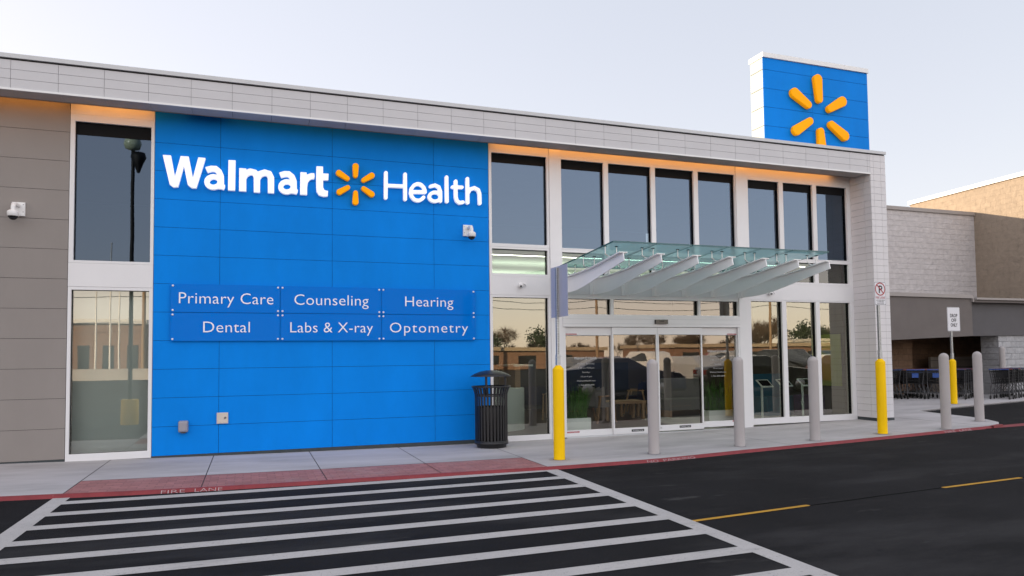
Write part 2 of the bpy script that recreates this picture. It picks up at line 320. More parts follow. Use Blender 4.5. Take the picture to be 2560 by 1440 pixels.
def loops_sdf(strokes, polys, step=.0045, pad=.03, rnd=0):
    pts = [p for st in strokes for p in st[0]]+[p for q in polys for p in q]
    rmax = max([st[1] for st in strokes]+[0])
    x0 = min(p[0] for p in pts)-rmax-pad; x1 = max(p[0] for p in pts)+rmax+pad
    y0 = min(p[1] for p in pts)-rmax-pad; y1 = max(p[1] for p in pts)+rmax+pad
    nx = int((x1-x0)/step)+2; ny = int((y1-y0)/step)+2
    gx = x0+np.arange(nx)*step; gy = y0+np.arange(ny)*step
    X, Y = np.meshgrid(gx, gy, indexing='ij'); D = np.full(X.shape, 9.)
    for st in strokes:
        p, r = st[0], st[1]; r2 = st[3] if len(st) > 3 else r
        n = len(p)-1
        for i in range(n):
            ax, ay = p[i]; bx, by = p[i+1]; dx, dy = bx-ax, by-ay; L2 = dx*dx+dy*dy+1e-12
            t = ((X-ax)*dx+(Y-ay)*dy)/L2; tc = np.clip(t, 0, 1)
            d = np.hypot(X-ax-tc*dx, Y-ay-tc*dy)-(r+(r2-r)*tc if n == 1 else r)
            if st[2] == 'flat':
                L = math.sqrt(L2)
                if i == 0: d = np.where(t < 0, np.maximum(d, -t*L), d)
                if i == n-1: d = np.where(t > 1, np.maximum(d, (t-1)*L), d)
            D = np.minimum(D, d)
    for q in polys:
        inside = np.zeros(X.shape, bool); d = np.full(X.shape, 9.); n = len(q)
        for i in range(n):
            ax, ay = q[i]; bx, by = q[(i+1) % n]; dx, dy = bx-ax, by-ay
            t = np.clip(((X-ax)*dx+(Y-ay)*dy)/(dx*dx+dy*dy+1e-12), 0, 1)
            d = np.minimum(d, np.hypot(X-ax-t*dx, Y-ay-t*dy))
            c = (ay > Y) != (by > Y); inside ^= c & (X < (bx-ax)*(Y-ay)/(by-ay+1e-12)+ax)
        D = np.minimum(D, np.where(inside, -d, d))
    # marching squares -> closed loops
    seg = {}
    def ip(a, b):
        (i, j), (k, l) = a, b; u, w = D[i, j], D[k, l]; t = u/(u-w)
        return (gx[i]+(gx[k]-gx[i])*t, gy[j]+(gy[l]-gy[j])*t)
    S = D < 0; act = np.argwhere((S[:-1, :-1].astype(int)+S[1:, :-1]+S[:-1, 1:]+S[1:, 1:]) % 4 != 0)
    nxt = {}; pos = {}
    for i, j in act:
        i = int(i); j = int(j)
        c = [(i, j), (i+1, j), (i+1, j+1), (i, j+1)]; s_ = [S[p] for p in c]
        outs = []; ins = []
        for k in range(4):
            a, b = c[k], c[(k+1) % 4]
            if S[a] != S[b]:
                key = (min(a, b), max(a, b)); pos[key] = ip(*key)
                (outs if S[a] else ins).append(key)
        for o_, n_ in zip(outs, ins): nxt[o_] = n_
    loops = []; seen = set()
    for k in list(nxt):
        if k in seen: continue
        lp = []; cur = k
        while cur not in seen and cur in nxt: seen.add(cur); lp.append(pos[cur]); cur = nxt[cur]
        if len(lp) > 8: loops.append(lp)
    res = []
    for lp in loops:     # smooth a little, then drop points on straight runs
        a = np.array(lp)
        for _ in range(1): a = .5*a+.25*np.roll(a, 1, 0)+.25*np.roll(a, -1, 0)
        keep = [a[0]]
        for i in range(1, len(a)):
            e = a[(i+1) % len(a)]-keep[-1]; f_ = a[i]-keep[-1]
            if abs(e[0]*f_[1]-e[1]*f_[0])/(np.hypot(*e)+1e-9) > .0006 or np.hypot(*f_) > .12: keep.append(a[i])
        res.append(keep)
    return res
def curve_mesh(name, loops, y, depth, bevel, m, parent=None):     # outline in (x,z), front face towards -y
    cu = bpy.data.curves.new(name, 'CURVE'); cu.dimensions = '2D'; cu.fill_mode = 'BOTH'
    cu.extrude = depth/2-bevel; cu.bevel_depth = bevel; cu.bevel_resolution = 2; cu.offset = -bevel
    for lp in loops:
        sp = cu.splines.new('POLY'); sp.points.add(len(lp)-1); sp.use_cyclic_u = True
        for k, p in enumerate(lp): sp.points[k].co = (p[0], p[1], 0, 1)
    return conv(name, cu, (0, y, 0), m, parent)
def conv(name, cu, loc, m, parent, rot=(90, 0, 0), scl=None):
    t = bpy.data.objects.new('tmp', cu); COL.objects.link(t); t.rotation_euler = [R(a) for a in rot]
    if scl: t.scale = scl
    bpy.context.view_layer.update()
    dg = bpy.context.evaluated_depsgraph_get(); me = bpy.data.meshes.new_from_object(t.evaluated_get(dg))
    me.transform(t.matrix_world); bpy.data.objects.remove(t)
    me.materials.clear(); me.materials.append(m)
    for p in me.polygons: p.material_index = 0
    o = bpy.data.objects.new(name, me); COL.objects.link(o); o.location = loc
    if parent: attach(o, parent)
    return o
def text(name, s, h, loc, m, parent=None, width=None, align='CENTER', depth=.006, rot=(90, 0, 0), off=0, space=1, lines=None):
    cu = bpy.data.curves.new(name, 'FONT'); cu.body = s; cu.size = h/.727; cu.extrude = depth/2; cu.offset = off
    cu.align_x = align; cu.align_y = 'BOTTOM_BASELINE'; cu.space_character = space; cu.resolution_u = 3
    if lines: cu.space_line = lines
    scl = None
    if width:
        t = bpy.data.objects.new('tmp', cu); COL.objects.link(t); bpy.context.view_layer.update()
        w = t.dimensions.x; bpy.data.objects.remove(t); scl = (width/w, 1, 1)
    return conv(name, cu, loc, m, parent, rot, scl)

def zs(x): return .137+.0012*(min(max(x, -5), 14.3)-5)**2      # the pavement dips gently towards the doors

# ================================================================== SETTING
def sheet(name, x0, x1, yf, yb, off, m, n=40, parent=None):     # strip that follows zs(x); yf, yb may be functions
    b = MB(); v = []
    for i in range(n+1):
        x = x0+(x1-x0)*i/n; a = yf(x) if callable(yf) else yf; c = yb(x) if callable(yb) else yb
        v += [(x, a, zs(x)+off), (x, c, zs(x)+off)]
    b.add(v, [(2*i, 2*i+2, 2*i+3, 2*i+1) for i in range(n)], m)
    return b
# ground
b = MB(); xs = [-400, -60, -20]+[-5+i*.5 for i in range(40)]+[20, 60, 400]; ys = [-500, -120, -40, -20, -10, 0, 20, 400]
v = [(x, y, zs(x)-.04) for x in xs for y in ys]; ny = len(ys)
b.add(v, [(i*ny+j, (i+1)*ny+j, (i+1)*ny+j+1, i*ny+j+1) for i in range(len(xs)-1) for j in range(ny-1)], M_asph)
tag(b.build('parking_lot'), kind='structure')
KERB = [(-40, -2.96), (-2.165, -2.968), (-1.535, -2.999), (-.862, -3.05), (-.07, -3.06), (1.4, -3.06), (2.9, -3.05), (4.54, -3.09), (6.3, -3.05), (7.9, -2.83), (9.3, -2.70), (10.8, -2.60), (11.64, -2.54), (13.43, -2.43), (14.2, -2.42)]
def yk(x):
    for (a, c), (d, e) in zip(KERB, KERB[1:]):
        if x <= d: return c+(e-c)*(x-a)/(d-a)
    return KERB[-1][1]
# pavement slabs with open joints over a darker bed
joints = [-14, -10.6, -7.6, -4.6, -1.54, -.07, 1.42, 2.93, 4.47, 9.15, 12.1, 14.2]
bed = sheet('pavement_joint', -14, 14.2, lambda x: yk(x)+.01, 3, -.012, M_groove, 80)
isl = [(14.2, -2.42), (14.7, -2.25), (15.1, -1.95), (15.43, -1.476), (15.73, -.88), (15.9, -.26), (16.1, .44), (16.29, .98), (17.2, 1.22), (19.34, 1.78), (22.17, 2.42), (40, 6.4), (40, 30), (14.2, 30)]
bed.prism(isl, 'z', .05, .229, M_groove)
tag(bed.build('pavement_bed'), kind='structure')
b = MB()
for a, c in zip(joints, joints[1:]):
    br = -1.6 < (a+c)/2 < 4.47
    g = .006
    s = sheet('', a+g, c-g, (lambda x: -2.065) if br else (lambda x: yk(x)+.003), 3, 0, M_conc, 8)
    b.add(s.v, s.f, M_conc)
b.prism([(p[0]+(.006 if p[0] == 14.2 else 0), p[1]) for p in isl], 'z', .06, .241, M_conc)
tag(b.build('sidewalk'), kind='structure')
b = MB()
for a, c in zip(joints, joints[1:]):
    if -1.6 < (a+c)/2 < 4.47:
        s = sheet('', a+.006, c-.006, lambda x: yk(x)+.003, -2.075, -.001, M_brick, 8); b.add(s.v, s.f, M_brick)
tag(b.build('brick_paving'), kind='structure')
# red kerb: painted top, rounded nose, low face
b = MB(); px = [-14+.4*i for i in range(71)]; v = []
for x in px+[14.2]:
    y = yk(x); z = zs(x)
    v += [(x, y, z+.001), (x, y-.035, z+.001), (x, y-.042, z-.003), (x, y-.09, z-.05)]
b.add(v, [(4*i+k, 4*i+4+k, 4*i+5+k, 4*i+1+k) for i in range(len(px)) for k in range(3)], M_red)
b.add([(14.2, -2.42, .242), (14.2, -2.505, .242), (14.7, -2.335, .242), (14.65, -2.25, .242), (14.2, -2.505, .19), (14.7, -2.335, .19)], [(0, 1, 2, 3), (1, 4, 5, 2)], M_red)
v = []
for i in range(13):
    x = 14.0+i*1.0; y = -2.29+.12*(x-14.0); v += [(x, y, .2055), (x, y-.24-.13*min(1, i/2), .2055)]
b.add(v, [(2*i, 2*i+1, 2*i+3, 2*i+2) for i in range(12)], M_red)
tag(b.build('kerb'), kind='structure')
def kerbtext(words, lab):
    xm = (words[0][1]+words[-1][2])/2; t = thing('kerb_lettering', lab, 'lettering', (xm, yk(xm)-.08, zs(xm)-.02), 'stencilled kerb lettering')
    for s, x0, x1 in words:
        o = text('word', s, .052, (0, 0, 0), M_faded, None, width=x1-x0, align='LEFT', depth=.001, rot=(45, 0, 0), off=-.0012)
        o.rotation_euler = (0, math.atan2(zs(x0)-zs(x1), x1-x0), math.atan2(yk(x1)-yk(x0), x1-x0)); o.location = (x0, yk(x0)-.0845, zs(x0)-.0405); attach(o, t)
kerbtext([('FIRE', -.52, -.26), ('LANE', -.15, .16)], 'white FIRE LANE lettering stencilled on the red kerb by the brick paving')
kerbtext([('NO', 6.07, 6.26), ('PARKING', 6.36, 6.97)], 'white NO PARKING lettering stencilled on the red kerb by the first grey bollard')
kerbtext([('FIRE', 12.86, 13.15), ('LANE', 13.27, 13.6)], 'white FIRE LANE lettering on the far red kerb near the drop off post')
# crosswalk
b = MB(); ZO = -.036
def strip(pts_top, pts_bot, m, z=ZO, n=14):
    (ax, ay), (bx, by) = pts_top; (cx, cy), (dx, dy) = pts_bot; v = []
    for i in range(n+1):
        t = i/n; x, y = ax+(bx-ax)*t, ay+(by-ay)*t; v.append((x, y, zs(x)+z)); x, y = cx+(dx-cx)*t, cy+(dy-cy)*t; v.append((x, y, zs(x)+z))
    b.add(v, [(2*i, 2*i+1, 2*i+3, 2*i+2) for i in range(n)], m)
SL = [(-3.32, .040), (-3.96, .041), (-4.60, .040), (-5.225, .040), (-5.845, .037), (-6.49, .030), (-7.10, .026), (-7.74, .022), (-8.38, .02), (-9.0, .02)]
for yc, k in SL:
    xl, xr = -1.452, 4.385-.013*(-3.1-yc)
    ya, yb_ = yc+k*(xl-.8), yc+k*(xr-.8)
    strip([(xl, ya+.095), (xr, yb_+.095)], [(xl, ya-.095), (xr, yb_-.095)], M_paint)
strip([(-1.452, -2.97), (-1.452, -9.6)], [(-1.625, -2.94), (-1.66, -9.6)], M_paint)
strip([(4.387, -3.10), (4.29, -9.8)], [(4.60, -3.11), (4.45, -9.8)], M_paint)
tag(b.build('crosswalk_marking'), kind='structure')
def dash(x0, y0, x1, y1, w):
    b = MB(); d = Vector((x1-x0, y1-y0)).normalized(); n = Vector((-d.y, d.x))*w/2
    pts = []
    for (x, y, sg) in ((x0, y0, -1), (x1, y1, 1)):
        for k in range(5):
            a = -math.pi/2+math.pi*k/4
            pts.append((x+sg*(math.cos(a)*d.x*w*.35)+(math.sin(a)*n.x)*sg, y+sg*math.cos(a)*d.y*w*.35+math.sin(a)*n.y*sg))
    b.add([(p[0], p[1], zs(p[0])-.0365) for p in pts], [tuple(range(len(pts)))], M_ypaint); return b
for a in ((4.51, -6.63, 6.03, -6.482, .062), (8.16, -6.342, 9.53, -6.282, .062), (11.6, -6.17, 13.0, -6.1, .062)):
    tag(dash(*a).build('lane_marking'), kind='structure')

b = MB(); pts = [(6.07, -6.49), (6.6, -6.455), (7.1, -6.405), (7.6, -6.375), (8.15, -6.335), (9.55, -6.27), (10.5, -6.23), (11.6, -6.17)]
b.add([(x, y+d, zs(x)-.0385) for x, y in pts for d in (-.009, .009)], [(2*i, 2*i+1, 2*i+3, 2*i+2) for i in range(len(pts)-1)], M_seam)
tag(b.build('asphalt_seam'), kind='structure')
# ================================================================== CLINIC BUILDING
BL = thing('clinic_building', 'blue and taupe panelled clinic building with white framed glass entrance', 'building', (0, 0, 0))
def panels(name, x0, x1, vj, z0, zj, z1, m, parent, y=0, gap=.0055, d=.03, back=None):
    b = MB()
    b.box(x0, x1, y+.012, y+.2, z0, z1, back or M_dark)
    xs = [x0]+vj+[x1]; zz = [z0]+zj+[z1]
    for a, c in zip(xs, xs[1:]):
        for e, f in zip(zz, zz[1:]):
            b.box(a+(gap/2 if a != x0 else 0), c-(gap/2 if c != x1 else 0), y, y+.011, e+(gap/2 if e != z0 else 0), f-(gap/2 if f != z1 else 0), m)
    return b.build(name, parent)
rows = [.21+.455*i for i in range(1, 12)]
panels('blue_wall', -.975, 4.64, [0, 1.797, 3.594], .21, rows, 5.82, M_blue, BL, back=M_navyj)
trow = [.24+.4565*i for i in range(1, 12)]
panels('taupe_wall', -14, -2.165, [-11.3, -8.3, -5.2], .235, trow, 5.82, M_tan, BL)
b = MB(); b.box(-.985, 4.645, .004, .03, .02, .206, M_flash); b.box(-14, -2.165, -.006, .03, .02, .231, M_flash); b.build('base_flashing', BL)
# body of the building behind the front
b = MB(); b.box(-14, 13.3, 9, 9.2, 0, 6.0, M_tan); b.box(-14.2, -14, .2, 9.2, 0, 6.0, M_tan); b.box(13.78, 15.3, 1.15, 9.2, 0, 6.0, M_tile); b.box(13.40, 13.755, .3, 9, 0, 6.0, M_tile)
b.build('side_wall', BL)
b = MB(); b.box(-14, 15.3, 1.16, 9.0, 5.92, 5.99, M_coping); b.box(-14, 13.38, .21, 1.155, 5.93, 5.985, M_coping); b.build('roof', BL)
# soffit boards, fascia tiles, coping
T = .5982; X0 = -2.8014
b = MB(); cols = [X0+T*i for i in range(-19, 27)]+[13.318]
for a, c in zip(cols, cols[1:]):
    for y0, y1 in ((-.565, -.435), (-.43, -.30), (-.295, -.17)):
        b.box(a+.003, c-.003, y0, y1, 5.672, 5.69, M_soffit)
b.box(-14, 13.318, -.566, -.17, 5.692, 5.72, M_dark); b.box(-14, 13.318, -.1695, -.162, 5.662, 5.80, M_trim); b.box(-14, 13.318, -.1615, .0, 5.79, 5.80, M_dark); b.build('soffit', BL)
b = MB(); zr = [5.674, 5.8127, 5.9513, 6.09]; fc = [X0+T*i for i in range(-19, 27)]+[13.245, 13.32]
b.box(-14, 13.336, -.5715, -.567, 5.675, 6.09, M_joint)
b.box(-14, 13.32, -.56, .2, 5.83, 6.09, M_dark)
for a, c in zip(fc, fc[1:]):
    for e, f in zip(zr, zr[1:]): b.box(a+.0025, c-.0025, -.582, -.572, e+.0025, f-.0025, M_tile)
b.build('fascia', BL)
b = MB(); b.box(-14, 13.316, -.597, -.572, 5.645, 5.673, M_whitecap); b.build('fascia_trim', BL)
b = MB(); b.box(-14, 13.74, -.575, .25, 6.092, 6.110, M_dark); b.box(-14, 13.765, -.612, .27, 6.112, 6.175, M_coping)
b.build('coping', BL)
# white tiled end column
b = MB(); b.box(13.336, 13.744, -.5665, .3, .28, 6.09, M_joint); nr = 40; z0 = .285; ph = (6.09-z0)/nr
for i in range(nr):
    e, f = z0+ph*i+.0025, z0+ph*(i+1)-.0025
    for a, c in ((13.322, 13.415), (13.418, 13.62), (13.623, 13.757)): b.box(a+.001, c-.001, -.582, -.567, e, f, M_tile2)
    if e < 5.66:
        for a, c in ((-.565, -.39), (-.387, .05)): b.box(13.321, 13.335, a+.001, c-.001, e, f, M_tile2)
    b.box(13.745, 13.757, -.565, .3, e, f, M_tile2)
b.build('column', BL)
b = MB(); b.box(13.318, 13.765, -.585, .05, .05, .283, M_flash); b.build('column_base', BL)

def window(o, g, pane_m, inner=True, y=0.0, gy=.085, head=0):
    x0, x1, z0, z1 = o; a, c, e, f = g; b = MB()
    for X in ((x0, a, z0, z1), (c, x1, z0, z1), (a, c, z0, e), (a, c, f, z1)):
        if X[1]-X[0] > .002 and X[3]-X[2] > .002: b.box(X[0], X[1], y, .045, X[2], X[3], M_white)
    b.box(x0+.003, a, .047, gy+.04, z0, z1, M_gasket_and_reflection); b.box(c, x1-.003, .047, gy+.04, z0, z1, M_gasket_and_reflection)
    b.box(a, c, .047, gy+.04, z0, e, M_gasket_and_reflection); b.box(a, c, .047, gy+.04, f, z1, M_gasket_and_reflection)
    if head: b.box(a, c, gy-.012, gy-.002, f-head, f, M_gasket_and_reflection)  # added black strip imitates the dark soffit reflection at the pane top
    w = b.build('window', BL); shift(w, ((x0+x1)/2, y, z0))
    p = MB(); p.add([(a, gy, e), (c, gy, e), (c, gy, f), (a, gy, f)], [(0, 1, 2, 3)], pane_m); p.build('pane', w, fix=False)
    return w
def spandrel(name, x0, x1, z0, z1, y=.004):
    b = MB(); b.box(x0, x1, y, .06, z0, z1, M_white); return b.build(name, BL)
# left window strip
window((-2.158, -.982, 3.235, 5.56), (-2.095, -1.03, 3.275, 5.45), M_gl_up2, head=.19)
spandrel('window_header', -2.158, -.982, 5.563, 5.82); spandrel('spandrel_panel', -2.158, -.982, 2.868, 3.232, -.004)
window((-2.158, -.982, .19, 2.865), (-2.112, -1.035, .30, 2.818), M_gl_shade)
b = MB(); b.box(-2.14, -1.0, .33, .34, .25, 2.86, M_shade); b.build('roller_shade', BL)
# bay beside the blue wall
def bay(xo0, xo1, gl, zb, zt, zm=(3.265, 3.73), zu=(3.82, 5.545), low=True, hz=5.59):
    n = len(gl)
    edges = [xo0]+[(gl[i][1]+gl[i+1][0])/2 for i in range(n-1)]+[xo1]
    for i, (a, c) in enumerate(gl):
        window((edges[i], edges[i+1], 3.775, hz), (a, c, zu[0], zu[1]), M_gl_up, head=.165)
        window((edges[i], edges[i+1], 3.225, 3.772), (a, c, zm[0], zm[1]), M_gl_mid)
        if low: window((edges[i], edges[i+1], zb, 2.865), (a, c, zt[0], zt[1]), M_gl)
    spandrel('window_header', xo0, xo1, hz+.003, 5.82)
    if low: spandrel('spandrel_panel', xo0, xo1, 2.868, 3.222, -.004)
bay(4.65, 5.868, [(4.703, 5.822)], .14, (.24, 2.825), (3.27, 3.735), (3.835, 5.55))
def post(x0, x1):
    b = MB(); b.box(x0, x1, -.025, .06, zs((x0+x1)/2)-.02, 5.82, M_white); b.box(x0+.004, x1-.004, .062, .26, .1, 5.8, M_gasket_and_reflection); return b.build('pilaster', BL)
post(5.87, 6.105)
UB = [(6.128, 7.045), (7.15, 8.118), (8.22, 9.137), (9.244, 10.16)]
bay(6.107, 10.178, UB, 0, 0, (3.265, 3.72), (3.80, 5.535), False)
post(10.18, 10.465)
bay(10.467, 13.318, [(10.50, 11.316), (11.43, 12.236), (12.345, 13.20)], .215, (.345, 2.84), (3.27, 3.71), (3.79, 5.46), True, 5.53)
spandrel('spandrel_panel', 6.107, 10.178, 2.90, 3.222, .004)
# transom lights over the doors
for (a, c), (o0, o1) in zip([(6.185, 7.152), (7.222, 9.18), (9.238, 10.165)], [(6.107, 7.187), (7.187, 9.209), (9.209, 10.178)]):
    window((o0, o1, 2.502, 2.897), (a, c, 2.518, 2.822), M_gl_door)
# automatic door: header, sensor, four leaves
D = MB(); D.box(6.107, 10.178, -.045, .07, 2.275, 2.50, M_white); D.box(6.107, 6.165, -.02, .07, .16, 2.272, M_white); D.box(10.14, 10.178, -.02, .07, .18, 2.272, M_white)
D.box(6.107, 10.178, -.049, -.0455, 2.335, 2.341, M_coping); D.box(6.107, 10.178, -.049, -.0455, 2.425, 2.431, M_coping); D.box(6.165, 10.14, -.02, .14, .10, .166, M_coping)
D = D.build('automatic_door', BL); shift(D, (8.15, 0, .15))
b = MB(); b.box(8.11, 8.39, -.10, -.05, 2.335, 2.42, M_lens); b.box(8.20, 8.30, -.106, -.101, 2.385, 2.40, M_liner); b.build('motion_sensor', D)
def leaf(x0, x1, zb, zt, toprail, y, st=.035, botrail=.115):
    b = MB(); gx0, gx1 = x0+st, x1-st; ge, gf = zb+botrail, zt-toprail
    b.box(x0, gx0, y, y+.04, zb, zt, M_white); b.box(gx1, x1, y, y+.04, zb, zt, M_white); b.box(gx0, gx1, y, y+.04, zb, ge, M_white); b.box(gx0, gx1, y, y+.04, gf, zt, M_white)
    b.box(x1-st-.02, x1-.005, y+.042, y+.07, zb, zt, M_gasket_and_reflection); b.box(gx0, gx1, y+.012, y+.028, gf-.008, gf, M_gasket_and_reflection)
    b.add([(gx0, y+.02, ge), (gx1, y+.02, ge), (gx1, y+.02, gf), (gx0, y+.02, gf)], [(0, 1, 2, 3)], M_gl_door)
    return b.build('door_leaf', D)
leaf(6.167, 7.175, .168, 2.27, .16, .03, .012); leaf(7.165, 8.183, .172, 2.265, .14, -.018, .028); leaf(8.19, 9.245, .19, 2.265, .14, -.018, .028); leaf(9.225, 10.138, .215, 2.27, .155, .03, .015)
# stickers and opening hours on the doors
def decal(x0, x1, z0, z1, y, m): 
    b = MB(); b.box(x0, x1, y-.0012, y, z0, z1, m); return b
for x0, x1, z0, z1, y in ((6.18, 6.42, 2.12, 2.145, .029), (9.90, 10.13, 2.12, 2.145, .029), (6.19, 6.45, .235, .262, .029), (9.98, 10.13, .30, .325, .029)):
    b = decal(x0, x1, z0, z1, y, M_signred); o = b.build('door_sticker', D)
    t = text('lettering', 'CAUTION STAND BACK' if x1-x0 > .2 else 'CAUTION', (z1-z0)*.55, ((x0+x1)/2, y-.0022, z0+(z1-z0)*.24), M_vinyl, D, width=(x1-x0)*.9, depth=.001)
for x0, x1, z0, z1, y, s in ((7.56, 7.84, .205, .25, -.0185, 'AUTOMATIC DOOR'), (8.66, 8.93, .235, .28, -.0185, 'AUTOMATIC DOOR')):
    decal(x0, x1, z0, z1, y, M_signblk).build('door_sticker', D)
    text('lettering', s, .02, ((x0+x1)/2, y-.0022, z0+.012), M_vinyl, D, width=(x1-x0)*.85, depth=.001)
b = MB(); b.lathe([(0, 0), (.018, 0), (.018, .006), (0, .006)], (8.23, 0, 0), M_steel, 12); o = b.build('door_lock', D); o.data.transform(Matrix.Translation((8.23, -.02, .26)) @ Matrix.Rotation(R(90), 4, 'X') @ Matrix.Translation((-8.23, 0, 0)))
for cx, y, zt in ((6.62, .046, 1.645), (9.66, .046, 1.76)):
    text('lettering', 'Walmart', .05, (cx-.035, y, zt), M_decal, D, width=.22, align='RIGHT', depth=.001, off=.0008)
    b = MB()
    for k in range(6):
        a = math.pi/2+k*math.pi/3; b.bar((cx+.005+.012*math.cos(a), y, zt+.022+.012*math.sin(a)), (cx+.005+.032*math.cos(a), y, zt+.022+.032*math.sin(a)), .009, .001, M_decal, (0, 1, 0))
    b.build('spark_decal', D)
    text('lettering', 'Health', .05, (cx+.05, y, zt), M_decal, D, width=.17, align='LEFT', depth=.001)
    for k, s in enumerate(('Monday-Saturday:', '7:30 am-7:30 pm', 'Sunday:', '10 am-6 pm', 'WalmartHealth.com', '1-762-204-6444')):
        text('lettering', s, .031, (cx, y, zt-.098-k*.083), M_decal, D, width=min(.40, .0235*len(s)), off=-.0006, depth=.001)
# amber light strips in the slot between soffit and wall
for k, (a, c) in enumerate(((-14, -2.2), (-2.1, -1.0), (-.95, -.52), (.12, 4.6), (4.7, 12.75))):
    b = MB(); b.box(a, c, -.158, -.098, 5.765, 5.785, M_dark); b.add([(a, -.155, 5.7645), (c, -.155, 5.7645), (c, -.10, 5.7645), (a, -.10, 5.7645)], [(0, 1, 2, 3)], M_led2 if k in (2, 3) else M_led)
    b.build('light_strip', BL, fix=False)
# interior shell
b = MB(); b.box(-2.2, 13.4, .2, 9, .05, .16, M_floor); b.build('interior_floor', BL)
b = MB(); b.box(4.3, 13.4, .25, 8.9, 3.80, 3.86, M_ceil); b.build('ceiling', BL)
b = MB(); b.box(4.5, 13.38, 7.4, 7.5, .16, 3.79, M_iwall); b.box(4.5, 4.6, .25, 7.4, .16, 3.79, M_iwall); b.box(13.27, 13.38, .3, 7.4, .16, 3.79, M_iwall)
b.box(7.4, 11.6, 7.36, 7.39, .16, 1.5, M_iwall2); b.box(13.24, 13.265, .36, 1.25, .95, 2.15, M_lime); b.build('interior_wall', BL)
for y, z in ((1.0, 3.775), (2.3, 3.2), (4.0, 3.32), (5.7, 3.42)):  # first a ceiling strip; the rest hidden uplights added to brighten the ceiling
    b = MB(); b.box(4.9, 12.9, y, y+.05, z, z+.02, M_planter); b.add([(4.9, y, z+.021), (12.9, y, z+.021), (12.9, y+.05, z+.021), (4.9, y+.05, z+.021)], [(0, 1, 2, 3)], M_up) if z < 3.5 else b.box(4.91, 12.89, y+.01, y+.035, z-.006, z-.0005, M_strip); b.build('strip_and_fill_light', BL)

